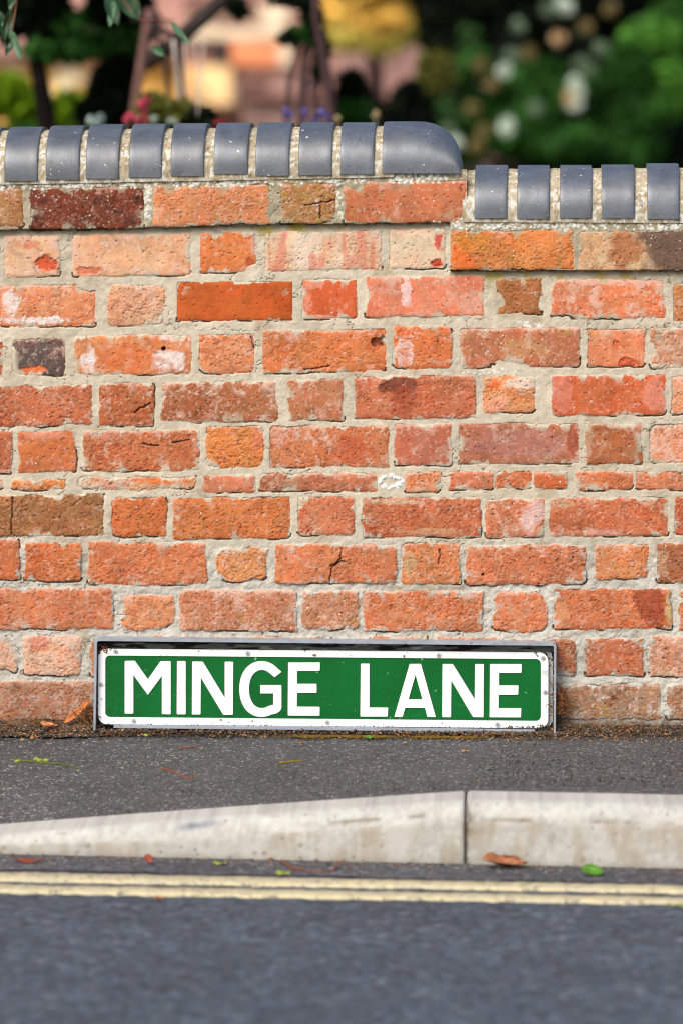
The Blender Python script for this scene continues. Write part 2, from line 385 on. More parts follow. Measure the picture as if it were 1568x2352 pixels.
mline = np.maximum(mline, np.exp(-((PX-1250)/25.)**2)*np.exp(-((PY-665)/50.)**2))
mc = mix(mc, alb((168,150,58)), np.clip(mossm*mline*1.1, 0, 1))
dirt = sst(1630, 1665, PY+10*n2)
mc = mix(mc, alb((112,92,74)), dirt*.85)
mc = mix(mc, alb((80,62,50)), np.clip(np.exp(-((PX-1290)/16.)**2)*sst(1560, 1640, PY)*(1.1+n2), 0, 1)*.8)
mc = mix(mc, alb((110,95,80)), crk*.5)
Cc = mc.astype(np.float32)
ID = np.zeros(PX.shape, bool)
rs = np.random.RandomState(8)

xpix = PX[ny//2]                # monotonic along x; good enough to find windows
for bi, (x0, y0, x1, y1, c, o) in enumerate(BR):
    m = 14
    ix = np.where((xpix > x0-m-6) & (xpix < x1+m+6))[0]
    if len(ix) < 3: continue
    i0, i1 = ix[0], ix[-1]+1
    col_y = PY[:, (i0+i1)//2]
    jy = np.where((col_y > y0-m-8) & (col_y < y1+m+8))[0]
    j0, j1 = jy[0], jy[-1]+1
    S = np.s_[j0:j1, i0:i1]
    px, py = PX[S], PY[S]
    xc, yc = (x0+x1)/2, (y0+y1)/2; hw, hh = (x1-x0)/2-.3, (y1-y0)/2-.2
    sl = np.interp(yc, [400, 600, 1000, 1300, 1600], [-.017, -.012, -.006, -.002, .004])
    if bi > 95: sl *= .5
    rough = o.get('rough', 1.0); rr = o.get('r', 5)
    sd_ = bi+100
    qx = px-xc + rough*(2.5*fbm(px, py, 34, 31+bi % 5, 3) + .5*fbm(px, py, 7, 37, 2))
    qy = (py-yc)-sl*(px-xc) + rough*(2.5*fbm(px+900, py, 40, 41+bi % 5, 3) + .5*fbm(px+500, py, 7, 47, 2))
    # every corner wears differently
    crn = rr*(1+.9*np.where(px > xc, 1, -1)*rs.uniform(-1, 1)*.6+.6*np.where(py > yc, 1, -1)*rs.uniform(-1, 1))
    crn = np.clip(crn, 2, min(hw, hh)*.9)
    ax = np.abs(qx)-(hw-crn); ay = np.abs(qy)-(hh-crn)
    d = np.hypot(np.maximum(ax, 0), np.maximum(ay, 0))+np.minimum(np.maximum(ax, ay), 0)-crn
    nz = fbm(px, py, 12, 51, 3)*.18
    for (ux, uy, rx, ry) in o.get('cuts', []):
        e = (np.hypot((px-ux)/rx, (py-uy)/ry)-1+nz)*min(rx, ry)
        d = np.maximum(d, -e)
    ins = d < 0
    sm = .45 if o.get('smooth') else 1.0
    pitk = o.get('pit', 1.0)
    nA = fbm(px+bi*31, py, 60, 61, 4); nB = fbm(px+bi*17, py, 11, 62, 4); nC = fbm(px+bi*7, py, 3.6, 63, 2)
    off = rs.uniform(-.0010, .0012)
    style = 0 if o.get('smooth') else rs.choice([0, 1, 2, 3], p=[.34, .26, .2, .2])
    if yc > 1130 and style == 0: style = 3
    hb = off + rs.uniform(-1, 1)*.0015*(px-xc)/max(hw, 60) - .0018*np.exp(d/2.2) - .0010*np.exp(d/9.)
    lowk = (.85 if yc > 1130 or pitk > 1.1 else .50)*(.4 if style == 0 else 1)
    hb = hb + sm*lowk*(.0012*nA + .00038*nB*pitk + .00034*nC*pitk)
    pm = sst(.68, 1.05, fbm(px*1.0+bi*13, py*1.6, 9, 64, 3))*sm*pitk
    hb = hb - .0022*np.clip(pm, 0, 1)
    # colour
    if o.get('smooth'): c = (c[0]-2, c[1]+6, c[2]+2)
    elif sum(c) > 275: c = (.85*c[0]+.15*204-2, .85*c[1]+.15*114+15, .85*c[2]+.15*76+8)
    ca = alb(c)
    colr = ca[None, None]*(1+.17*nA+.12*nB*(.6 if sm < 1 else 1)+.09*nC)[..., None]
    hue = np.clip(fbm(px+bi*5, py, 34, 65, 4)*.5+.5, 0, 1)
    colr = mix(colr*np.array([1.06, .90, .84]), colr*np.array([.95, 1.10, 1.12]), hue)
    if style in (1, 3):       # skin flaked away, fresher and redder below, crisp broken rims
        fk = fbm(px+bi*41, py*1.25, 30, 261, 5, .62)
        fl = sst(.16, .22, fk)-.6*sst(.42, .47, fk)
        hb = hb - .0011*fl; colr = mix(colr, colr*np.array([.93, .80, .68]), fl*.75)
        rim = np.exp(-((fk-.17)/.022)**2); colr = mix(colr, alb((232,190,160)), rim*.35)
    if style in (1, 2):       # drag creases left by the mould
        cz = np.abs(fbm(px*.33+bi*7, (py-.12*(px-xc))*1.5, 12, 262, 4)); cm = (1-sst(.0, .05, cz))*sst(.0, .45, fbm(px+bi*3, py, 40, 263, 3))
        hb = hb - .0016*cm; colr = mix(colr, colr*.62, cm*.8)
    if style in (2, 3):       # open pores
        po = sst(.62, .82, fbm(px+bi*9, py*1.3, 5.0, 264, 2)+.35*fbm(px+bi, py, 40, 265, 2)); hb = hb - .0012*po; colr = mix(colr, colr*.66, po*.7)
    wv = o.get('w', .2)
    if wv:
        f4 = fbm(px+bi*11, py, 26, 66, 5, .7)
        edge = np.exp(d/5.)*.45 + np.exp(-np.clip(qy+hh, 0, 99)/11.)*(.75*rs.uniform(0, 1))
        mk = np.clip(sst(.50-wv*.95, 1.05-wv*.6, f4*.85+edge), 0, 1)*min(1, .5+wv)
        colr = mix(colr, alb((226,186,166)), mk*.75)
        mk2 = sst(.55, .8, fbm(px+bi*3, py, 6, 67, 3)+wv*.25)*(.25+.6*wv)
        colr = mix(colr, alb(PALE), np.clip(mk2, 0, 1)*.7)
    kv = o.get('k', .05)
    mk = np.clip(sst(.75-kv, 1.15-kv*.6, fbm(px+bi*23, py, 22, 68, 5, .65)), 0, 1)
    colr = mix(colr, alb((78,46,40)), mk*min(.85, .5+kv))
    if o.get('band'):
        bn = sst(-.2, .5, fbm(px*1.0, px*0+bi, 38, 69, 2)); colr = mix(colr, alb((232,212,190)), bn*.75)
        bn = sst(.1, .6, fbm(px*1.0+50, py*.25, 22, 70, 3)); colr = mix(colr, alb((216,120,96)), bn*.6)
    if o.get('gr'):
        g2 = sst(-.1, .5, fbm(px, py, 12, 71, 4)); colr = mix(colr, alb((150,132,112)), g2*o['gr']*.7)
        g2 = sst(.35, .7, fbm(px+70, py, 16, 72, 4)); colr = mix(colr, alb((205,190,180)), g2*o['gr']*.8)
    if py.mean() > 1340:        # splashed and dusty low down
        g2 = sst(.3, .8, fbm(px, py, 7, 73, 3)); colr = mix(colr, alb((205,180,165)), g2*.35)
    if o.get('moss'):
        mv = o['moss']; g2 = sst(.75-mv*.6, 1.3-mv*.6, fbm(px+30, py, 20, 74, 4)); colr = mix(colr, alb((176,142,72)), np.clip(g2, 0, 1)*.7)
    for (ux, uy, rx, ry, pc, st, dz) in o.get('pat', []):
        e = np.hypot((px-ux)/rx, (py-uy)/ry) + .45*fbm(px, py, max(min(rx, ry)*.9, 6), 75, 4)
        mk = (1-sst(.72, 1.12, e))*st
        if pc == WHT: mk = mk*np.clip(.75+.6*nB, 0, 1)
        tex = (1+.16*nB+.1*nC)
        colr = mix(colr, alb(pc)*1.0, np.clip(mk, 0, 1)) if pc == WHT else colr*(1-np.clip(mk, 0, 1)[..., None]) + (alb(pc)[None, None]*tex[..., None])*np.clip(mk, 0, 1)[..., None]
        if dz: hb = hb + dz*(1-sst(.8, .95, e))*(1+.5*nB)
    for (ux, uy, rx, ry) in o.get('hole', []):
        e = np.hypot((px-ux)/rx, (py-uy)/ry)+.3*nB; mk = 1-sst(.7, 1.1, e); hb = hb-.012*mk; colr = mix(colr, alb((90,45,30)), mk)
    for (ax_, ay_, bx_, by_) in o.get('crack', []):
        wx = px+2.5*fbm(px, py, 10, 76, 2); wy = py+2.5*fbm(px+99, py, 10, 77, 2)
        L2 = (bx_-ax_)**2+(by_-ay_)**2
        t = np.clip(((wx-ax_)*(bx_-ax_)+(wy-ay_)*(by_-ay_))/L2, 0, 1)
        e = np.hypot(wx-(ax_+t*(bx_-ax_)), wy-(ay_+t*(by_-ay_)))
        mk = 1-sst(.6, 2.2, e); hb = hb-.006*mk; colr = mix(colr, alb((90,50,36)), mk*.7)
    nsp = o.get('spots', int(4+hw*.08))
    for _ in range(nsp):       # dark firing spots and pits
        ux, uy, rr_ = rs.uniform(x0, x1), rs.uniform(y0, y1), rs.uniform(1.0, 2.6)
        e = np.hypot(px-ux, (py-uy)*1.2); mk = 1-sst(rr_*.5, rr_, e); hb = hb-.002*mk; colr = mix(colr, alb((92,48,36)), mk*.6)
    nd = o.get('dots', 3)
    for _ in range(nd):        # crustose lichen and lime dots
        if 'dotc' in o:
            qx0, qy0, qw, qh = o['dotc']; ux, uy = rs.normal(qx0, qw*.5), rs.normal(qy0, qh*.5)
        else: ux, uy = rs.uniform(x0+4, x1-4), y0+4+(y1-y0-8)*rs.uniform(0, 1)**1.7
        rr_ = rs.uniform(.9, 2.0)*(1.5 if rs.rand() > .88 else 1); e = np.hypot(px-ux, py-uy)+.8*nB; mk = 1-sst(rr_*.6, rr_, e)
        colr = mix(colr, alb((232,224,210)), mk*.85)
    # mortar smeared over the arris
    sme = fbm(px+bi*19, py, 26, 78, 4, .5)+.62*np.exp(d/5.)+rs.uniform(-.12, .1)
    sme = sst(.58, .74, sme)*np.clip(np.exp((d+5)/9.), 0, 1)
    colr = mix(colr, Cc[S]*.98, sme)
    hs, cs, ids = Hh[S], Cc[S], ID[S]
    # a dark open gap below and to the right of some bricks
    outd = (~ins) & (d < 3.4)
    gm = sst(.0, .4, fbm(px+bi*29, py, 50, 79, 3))*(1-sst(1.6, 3.4, d))*np.where((qy > hh*.8) | ((qx > hw-2) & (rs.rand() > .78)), 1, .0)
    gm = np.where(outd, gm, 0)
    hs[:] = hs-.008*gm
    cs[:] = mix(cs, alb((104,88,68)), gm*.75)
    hs[ins] = hb[ins]; cs[ins] = np.clip(colr, .01, .9)[ins]; ids[ins] = True
    Hh[S] = hs; Cc[S] = cs; ID[S] = ids

# lichen discs on the mortar ledges
def dots(n, fx, fy, r0, r1, cc, st=.9, onbrick=False):
    for _ in range(n):
        ux = fx(); uy = fy(ux); r = rs.uniform(r0, r1)
        ii = np.searchsorted(xpix, ux); i0, i1 = max(ii-9, 0), ii+9
        cy = PY[:, min(ii, nx-1)]; jj = int(np.argmin(np.abs(cy-uy))); j0, j1 = max(jj-8, 0), jj+8
        px, py = PX[j0:j1, i0:i1], PY[j0:j1, i0:i1]
        if px.size == 0: continue
        e = np.hypot(px-ux, py-uy)*(1+.25*rs.uniform(-1, 1)); mk = (1-sst(r*.6, r*1.1, e))*st
        if not onbrick: mk = mk*(~ID[j0:j1, i0:i1])
        Cc[j0:j1, i0:i1] = mix(Cc[j0:j1, i0:i1], alb(cc), mk); Hh[j0:j1, i0:i1] += .0006*mk
def cl(lo, hi, k):       # clustered x positions
    cs_ = rs.uniform(lo, hi, k)
    return lambda: rs.normal(rs.choice(cs_), 22)
dots(520, cl(0, 1060, 26), lambda x: np.interp(x, [0, 860, 1060], [420, 406, 402])+rs.uniform(-5, 15), 1.6, 4.6, (226,222,210), onbrick=True)
dots(380, cl(1040, 1568, 18), lambda x: 513+rs.uniform(-9, 14), 1.6, 4.6, (228,226,216), onbrick=True)
dots(60, lambda: rs.uniform(335, 348), lambda x: rs.uniform(425, 505), 2, 4.5, (226,222,210))
dots(40, lambda: rs.uniform(774, 788), lambda x: rs.uniform(420, 505), 1.5, 4, (222,218,200))
dots(60, lambda: rs.uniform(1040, 1090), lambda x: rs.uniform(395, 525), 1.5, 4.5, (226,222,210))
dots(14, lambda: rs.uniform(1060, 1200), lambda x: rs.uniform(848, 860), 2, 5, (236,236,230))
dots(16, lambda: rs.uniform(1150, 1260), lambda x: rs.uniform(738, 750), 1.5, 5, (236,234,226))
for a_ in np.arange(0, 6.28, .22):
    if 2.2 < a_ < 2.9 or 4.2 < a_ < 4.6: continue
    ax_, ay_ = 897+23*math.cos(a_)+rs.uniform(-3, 3), 1106+13*math.sin(a_)+rs.uniform(-3, 3)
    dots(5, lambda: ax_+rs.uniform(-4, 4), lambda x: ay_+rs.uniform(-3, 3), 2.0, 4.2, (236,234,232), .9, True)

BASE = .011
YY = -(Hh + np.where(prot, .013, 0.0)) - BASE + .006
YY = YY.astype(np.float32)
valid = np.where(PX < XSTEP, PY > top_left(PX), PY > top_right(PX))
co = np.stack([XX, YY, ZZ], -1).reshape(-1, 3)
vf = valid[:-1, :-1] & valid[1:, 1:] & valid[:-1, 1:] & valid[1:, :-1]
bf = (ID[:-1, :-1].astype(int)+ID[1:, 1:]+ID[:-1, 1:]+ID[1:, :-1]) >= 3
wall = empty('brick_wall', (0, 0, 0))
tag(wall, 'old orange red brick garden wall with pale mortar and a stepped blue brick coping', 'wall')
def sub_mesh(name, keep, mat):
    f = grid_faces(ny, nx, keep)
    used, inv = np.unique(f, return_inverse=True)
    me = mesh_np(name, co[used], inv.reshape(f.shape), True, Cc.reshape(-1, 3)[used])
    return link(name, me, mat, wall)
m_brick = pmat('weathered_brick', attr='Col', var=.08, scale=90, rough=.92, bump=.30, bscale=420, spec=.15, fine=.10, bdist=.0022)
m_mortar = pmat('lime_mortar', attr='Col', var=.06, scale=120, rough=.95, bump=.35, bscale=500, spec=.1, fine=.09, bdist=.002)
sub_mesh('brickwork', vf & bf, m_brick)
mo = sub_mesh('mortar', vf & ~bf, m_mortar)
# body and back of the wall
bm = bmesh.new()
zt1 = W(500, 408).z; zt2 = W(1300, 500).z; xst = W(XSTEP-4, 450).x
box(bm, (-1.75, .012, -.3), (xst, .225, zt1)); box(bm, (xst+.0005, .012, -.3), (1.95, .225, zt2-.004))
box(bm, (xst-.03, -.012, W(1060, 495).z), (xst+.0045, .0115, zt1-.004))
bm_obj('wall_core', bm, pmat('rough_brick_back', tuple(alb((180,110,85))), var=.2, scale=30, bump=.5, bscale=120), wall)

# ------------------------------------------------------------------ coping
m_blue = pmat('blue_engineering_brick', tuple(alb((88,95,107), .76)), rough=.46, var=.30, scale=26, bump=.30, bscale=300, spec=.95, orand=.18, fine=.12,
              speck=[(180, .61, .68, (.02, .022, .03)), (95, .70, .73, tuple(alb((200,196,186)))), (14, .5, .75, tuple(alb((110,112,116), .8))), (60, .60, .80, tuple(alb((130,132,140), .6)))], bdist=.0012)
m_cmort = pmat('lichened_mortar', attr='Col', var=.10, scale=120, rough=.95, bump=.6, bscale=400, spec=.1, fine=.12, bdist=.002)
CF, CB = -.024, .246            # front and back faces of the coping
CYC = (CF+CB)/2
def coping_mesh(name, xa, xb, zb, zt, end=False, seed=0):
    """half round block: rows along x, profile front to back. end: its far end rounds down"""
    Ry = (CB-CF)/2; Rz = zt-zb-.010
    L = xb-xa
    us = np.array([0, .0012, .004] + list(np.linspace(.010, L-.010, 34 if end else 9)) + [L-.004, L-.0012, L])
    ts = np.concatenate([[0], np.linspace(0, math.pi, 41), [math.pi]])
    r_ = np.random.RandomState(seed)
    co_, n_t = [], len(ts)
    rx = .088
    for u in us:
        e = min(u, L-u) if not end else u
        ins = .0009*max(0, 1-e/.004)**2
        k = 1.0
        if end and u > L-rx:
            q = (u-(L-rx))/rx; k = max(1e-3, (1-q**2.35))**(1/2.15)
        for ti, t in enumerate(ts):
            y = CYC - (Ry-ins)*math.copysign(abs(math.cos(t))**(.82), math.cos(t))
            z = zb + .010*(0 if ti in (0, n_t-1) else 1)*min(1, k*3) + (Rz-ins)*math.sin(t)**.86*k if 0 < ti < n_t-1 else zb+.0003
            co_.append((xa+u, y, z))
    co_ = np.array(co_); nu = len(us)
    nn = fbm(co_[:, 0]*1000+seed*77, co_[:, 2]*1000, 30, 81, 3)
    co_[:, 1] -= .0006*nn*np.where(co_[:, 1] < CYC, 1, -1)
    f = grid_faces(nu, n_t)
    me = mesh_np(name, co_, f, True)
    bm = bmesh.new(); bm.from_mesh(me); bm.verts.ensure_lookup_table()
    bm.faces.new([bm.verts[i] for i in range(n_t)])
    if not end: bm.faces.new([bm.verts[(nu-1)*n_t+i] for i in range(n_t)][::-1])
    bmesh.ops.recalc_face_normals(bm, faces=bm.faces[:]); bm.to_mesh(me); bm.free()
    for p in me.polygons: p.use_smooth = len(p.vertices) < 6
    return me
blocks = [(10,86,290,415),(105,182,287,412),(197,273,284,410),(296,371,283,407),(392,468,282,404),(491,569,281,399),(587,664,280,403),(685,762,280,402),(781,858,280,400)]
low_blocks = [(1089,1164,378,501),(1187,1261,378,502),(1285,1359,378,500),(1381,1457,377,501),(1486,1560,374,503)]
for k in range(1, 8): blocks.append((10-k*96, 86-k*96, 290+k*1.2, 415+k*1.6))
for k in range(1, 8): low_blocks.append((1486+k*98, 1560+k*98, 376, 503))
def add_block(x0, x1, yt, yb, s, name='coping_brick', end=False):
    xa, xb = W(x0, yb, CF).x, W(x1, yb, CF).x
    zb = W((x0+x1)/2, yb, CF).z; zt = W((x0+x1)/2, yt, CYC).z
    o = link(name, coping_mesh(name, xa, xb, zb, zt, end, s), m_blue, wall)
    return o
for i, (x0, x1, yt, yb) in enumerate(blocks+low_blocks): add_block(x0, x1, yt, yb, i)
ce = add_block(877, 1057, 278, 398, 50, 'coping_end', True)
ce['label'] = 'long blue coping brick with a rounded down end at the step'
def cop_mortar(x0, x1, ytf, ybf):
    xa, xb = W(x0, 400, CF).x, W(x1, 400, CF).x
    xs_ = np.arange(xa, xb, .0016); ts = np.linspace(-.12, math.pi+.12, 84)
    U, T = np.meshgrid(xs_, ts)
    pxx = proj(U, 0*U+CF, 0*U+1.05)[0]
    zb = np.interp(pxx[0], *ybf); zb = np.array([W(p, q, CF).z for p, q in zip(pxx[0], zb)])
    zt = np.interp(pxx[0], *ytf); zt = np.array([W(p, q, CYC).z for p, q in zip(pxx[0], zt)])
    Ry = (CB-CF)/2-.0035; Rz = (zt-zb)-.0165
    X, Z = U*1200, T*140
    dsp = .0010*fbm(X, Z, 16, 83, 4)+.0004*fbm(X, Z, 4, 84, 2)
    Y = CYC-(Ry+dsp)*np.sign(np.cos(T))*np.abs(np.cos(T))**.82; ZZ_ = zb[None]+.009+(Rz[None]+dsp)*np.sign(np.sin(T))*np.abs(np.sin(T))**.86
    c = alb((184,170,144))[None, None]*(1+.16*fbm(X, Z, 20, 85, 4)+.14*fbm(X, Z, 4, 86, 2))[..., None]
    c = mix(c, alb((206,190,160)), sst(-.2, .6, fbm(X, Z, 60, 87, 3))*.5)
    c = mix(c, alb((150,122,78)), sst(.3, .7, fbm(X, Z, 11, 88, 3))*.55)
    c = mix(c, alb((228,224,212)), sst(.22, .42, fbm(X+40, Z, 9, 89, 3)-.25*sst(40, 120, Z)+.1)*.9)
    c = mix(c, alb((96,84,66)), sst(.55, .8, fbm(X+90, Z, 6, 90, 3))*.6)
    co_ = np.stack([U, Y, ZZ_], -1).reshape(-1, 3)
    link('coping_mortar', mesh_np('coping_mortar', co_, grid_faces(len(ts), len(xs_)), True, np.clip(c, .01, .9).reshape(-1, 3)), m_cmort, wall)
cop_mortar(-800, 905, ([-800, 10, 860], [300, 290, 280]), ([-800, 0, 900], [432, 417, 401]))
cop_mortar(1061, 2250, ([1061, 1100, 1560], [384, 378, 376]), ([1060, 1600], [504, 505]))

#SECTION_SIGN
# ------------------------------------------------------------------ street name sign
sign = empty('street_sign', tuple(W(747, 1690, -.02)))
tag(sign, 'green street name sign with raised white letters in a grey metal casing', 'sign')
bpy.context.view_layer.update()
def signpart(name, bm, mat, parent=None, **k):
    o = bm_obj(name, bm, mat, None, **k)
    p = parent or sign
    off = sign.location
    for v in o.data.vertices: v.co -= off
    o.parent = p
    return o
Z4 = lambda x, y: (x*.375, 1322.8+y*.375)
Z5 = lambda x, y: (499.7+x*.375, 1322.8+y*.375)
Z6 = lambda x, y: (980.1+x*.375, 1322.8+y*.375)
m_zinc = pmat('galvanised_steel', tuple(alb((168,176,188), .95)), rough=.5, var=.2, scale=35, spec=.4, metal=.1, bump=.12, bscale=250,
              speck=[(120, .64, .74, tuple(alb((100,84,66)))), (45, .58, .7, tuple(alb((190,196,204), .8)))])
m_grime = pmat('grimy_backing', tuple(alb((128,130,128), .9)), rough=.85, var=.45, scale=60, bump=.8, bscale=90, bdist=.003, stretch=(.22, 1, 1.6),
               speck=[(60, .46, .52, (.010, .009, .009)), (110, .56, .64, tuple(alb((176,176,170))))])
m_white = pmat('white_enamel', tuple(alb((240,242,242), 1.2)), rough=.38, var=.02, scale=20, spec=.4,
               speck=[(240, .66, .70, tuple(alb((70,60,50)))), (75, .68, .71, tuple(alb((120,104,84)))), (28, .66, .80, tuple(alb((200,198,190))))])
m_letter = pmat('white_letter_enamel', tuple(alb((240,242,243), 1.22)), rough=.38, var=.02, scale=20, spec=.4,
                speck=[(120, .71, .74, tuple(alb((90,75,60))))])
def green_mat():
    m, n, l, p = nodemat('green_enamel')
    tc = n.new('ShaderNodeTexCoord')
    def noise(sc, det=4, vec=None, dist=0):
        q = n.new('ShaderNodeTexNoise'); q.inputs['Scale'].default_value = sc; q.inputs['Detail'].default_value = det
        q.inputs['Distortion'].default_value = dist
        l.new(vec or tc.outputs['Object'], q.inputs['Vector']); return q.outputs[0]
    def rng(v, a, b_, c_=0, d_=1):
        q = n.new('ShaderNodeMapRange'); q.inputs[1].default_value = a; q.inputs[2].default_value = b_; q.inputs[3].default_value = c_; q.inputs[4].default_value = d_
        l.new(v, q.inputs[0]); return q.outputs[0]
    def mixc(f, a, b_):
        q = n.new('ShaderNodeMix'); q.data_type = 'RGBA'; l.new(f, q.inputs[0])
        if isinstance(a, tuple): q.inputs[6].default_value = (*a, 1)
        else: l.new(a, q.inputs[6])
        q.inputs[7].default_value = (*b_, 1); return q.outputs[2]
    base = mixc(rng(noise(9, 3), .35, .65), tuple(alb((0,98,38))), tuple(alb((2,110,46))))
    mp = n.new('ShaderNodeMapping'); mp.inputs['Scale'].default_value = (1, 1, 5); mp.inputs['Rotation'].default_value = (0, .35, 0)
    l.new(tc.outputs['Object'], mp.inputs[0])
    c1 = mixc(rng(noise(42, 5, mp.outputs[0]), .60, .80, 0, .35), base, tuple(alb((60,150,100))))
    sep = n.new('ShaderNodeSeparateXYZ'); l.new(tc.outputs['Object'], sep.inputs[0])
    # grime: at the left end and along the lower lip
    left = rng(sep.outputs[0], -.43, -.33, .13, 0)
    lowz = rng(sep.outputs[2], .030, .055, .10, 0)
    add = n.new('ShaderNodeMath'); add.operation = 'ADD'; l.new(left, add.inputs[0]); l.new(lowz, add.inputs[1])
    ad2 = n.new('ShaderNodeMath'); ad2.operation = 'ADD'; l.new(add.outputs[0], ad2.inputs[0]); l.new(noise(330, 8), ad2.inputs[1])
    c2 = mixc(rng(ad2.outputs[0], .70, .75), c1, tuple(alb((44,36,24))))
    c3 = mixc(rng(noise(95, 2), .745, .765), c2, tuple(alb((150,190,150))))
    l.new(c3, p.inputs['Base Color']); p.inputs['Roughness'].default_value = .45; p.inputs['Specular IOR Level'].default_value = .18
    return m
m_green = green_mat()
m_seam = pmat('letter_edge_grime', tuple(alb((96,80,44))), rough=.9, var=.4, scale=200)
m_screw = pmat('screw_steel', tuple(alb((196,198,196))), rough=.5, metal=.1, var=.2, scale=300)
FY = -.042                       # front edge of the casing
def P2(x, y, py): p = W(x, y, py); return (p.x, p.z)
# casing: top bar, two side fins, all folded from one strip
def poly(bm, px, yb, yf, py=None):
    prism(bm, [[P2(x, y, py if py is not None else yf) for x, y in px]], yb, yf)
bm = bmesh.new()
outer = [(214.5,1679),(216.5,1474),(219,1469),(224,1466.5),(1271,1477.5),(1275.5,1479),(1277,1483),(1275.5,1691),(1271,1691.5),(1271.5,1486),(1269,1483.5),(226,1472.5),(222.5,1476),(219,1679)]
poly(bm, outer, -.002, FY)
signpart('casing_frame', bm, m_zinc)
bm = bmesh.new(); poly(bm, [(261,1666.5),(700,1670),(1227.6,1677),(1227.6,1684),(700,1677),(261,1672.5)], -.004, -.037); signpart('bottom_rail', bm, m_zinc)
bm = bmesh.new(); poly(bm, [(222,1472),(1272,1482),(1272,1690),(1228,1684),(262,1672),(222,1672)], -.001, -.0165); signpart('backing_board', bm, m_grime)
# worn rendering between plate and casing on the right
# plate
def quadmap(u, v):               # u,v 0..1 over the plate outline as measured
    tl, tr, bl, br_ = (225.5,1490), (1258.5,1498.5), (225.5,1663.5), (1258.5,1673)
    x = (tl[0]*(1-u)+tr[0]*u)*(1-v)+(bl[0]*(1-u)+br_[0]*u)*v
    y = (tl[1]*(1-u)+tr[1]*u)*(1-v)+(bl[1]*(1-u)+br_[1]*u)*v
    return x, y
def rounded(x0, y0, x1, y1, r, n=7):   # in plate pixels, sheared with the plate
    pts = rrect(x0, y0, x1, y1, r, n); out = []
    for x, y in pts:
        u = (x-225.5)/1033.; v = (y-1490)/174.
        out.append(quadmap(u, v))
    return out
PF = -.0265
plate = None
bm = bmesh.new(); prism(bm, [[P2(x, y, PF) for x, y in rounded(225.5,1490,1258.5,1664,21)]], -.0172, PF)
plate = signpart('sign_plate', bm, m_green)
bm = bmesh.new()
prism(bm, [[P2(x, y, PF) for x, y in rounded(225.5,1490,1258.5,1664,21)], [P2(x, y, PF) for x, y in rounded(242,1505.5,1241.5,1647.5,11)][::-1]], PF, PF-.0016)
signpart('border', bm, m_white, plate)
def rc(pts, r=2.2):              # soften the corners of an outline given in picture units
    out = []; n = len(pts)
    for i in range(n):
        p0, p1, p2 = Vector(pts[i-1]), Vector(pts[i]), Vector(pts[(i+1) % n])
        a = (p0-p1); b_ = (p2-p1)
        rr = min(r, a.length*.4, b_.length*.4)
        A, Bq = p1+a.normalized()*rr, p1+b_.normalized()*rr
        for k in range(4):
            t = k/3; q = A*(1-t)**2+p1*2*t*(1-t)+Bq*t*t; out.append((q.x, q.y))
    return out
def grow(pts, e):
    n = len(pts); out = []; area = sum(pts[i-1][0]*pts[i][1]-pts[i][0]*pts[i-1][1] for i in range(n)); s = 1 if area > 0 else -1
    for i in range(n):
        a, c_, b_ = Vector(pts[i-1]), Vector(pts[i]), Vector(pts[(i+1) % n])
        d = (b_-a)
        if d.length < 1e-6: out.append(tuple(c_)); continue
        d.normalize(); nrm = Vector((d.y, -d.x))*s; out.append((c_.x+nrm.x*e, c_.y+nrm.y*e))
    return out
def miter(pts, e):
    n = len(pts); out = []; area = sum(pts[i-1][0]*pts[i][1]-pts[i][0]*pts[i-1][1] for i in range(n)); s = 1 if area > 0 else -1
    for i in range(n):
        a, c_, b_ = Vector(pts[i-1]), Vector(pts[i]), Vector(pts[(i+1) % n])
        d1 = (c_-a).normalized(); d2 = (b_-c_).normalized()
        n1_ = Vector((d1.y, -d1.x))*s; n2_ = Vector((d2.y, -d2.x))*s; m_ = n1_+n2_
        k = e/max(.35, 1+n1_.dot(n2_)); out.append((c_.x+m_.x*k, c_.y+m_.y*k))
    return out
def letter(ch, loops, r=2.0):
    big = [miter(loops[0], .9)]+[miter(h, -.9) for h in loops[1:]]
    loops = [rc(lp, r) if r else lp for lp in loops]
    bm = bmesh.new(); prism(bm, [[P2(x, y, PF-.0018) for x, y in lp] for lp in loops], PF, PF-.0018)
    o = signpart('letter', bm, m_letter, plate); o['label'] = 'raised white letter '+ch
    bm = bmesh.new(); prism(bm, [[P2(x, y, PF-.0002) for x, y in lp] for lp in big], PF, PF-.0003)
    signpart('letter_seam', bm, m_seam, plate)
def zz(f, pts): return [f(*p) for p in pts]
letter('M', [zz(Z4, [(764,522),(826,520),(906,634),(984,523),(1046,523),(1046,849),(992,848),(992,614),(906,730),(817,607),(817,845),(764,845)])])
letter('I', [zz(Z4, [(1085,523),(1138,523),(1138,849),(1083,849)])])
letter('N', [zz(Z4, [(1178,525),(1243,526),(1377,747),(1377,526),(1429,527),(1427,852),(1368,852),(1231,624),(1229,850),(1176,850)])])
def arc(cx, cy, rx, ry, a0, a1, n=26, p=2.0):
    out = []
    for k in range(n+1):
        a = R_(a0+(a1-a0)*k/n); c_, s_ = math.cos(a), math.sin(a)
        out.append((cx+rx*math.copysign(abs(c_)**(2/p), c_), cy-ry*math.copysign(abs(s_)**(2/p), s_)))
    return out
Go = arc(270,694,136,170,38,298,34,2.15); Gi = arc(272,694,79,116,296,52,30,2.15)
G_ = [(392,590)]+[q for q in Go if q[0] < 384 or q[1] < 600][0:]
G_ = [(392,589)]+[q for q in arc(270,694,136,171,52,295,34,2.15)]+[(362,843),(384,828),(392,812),(392,670),(262,670),(262,721),(342,721),(342,790)]+[q for q in arc(272,694,79,117,298,58,30,2.15)]+[(350,622)]
letter('G', [zz(Z5, G_)], 1.2)
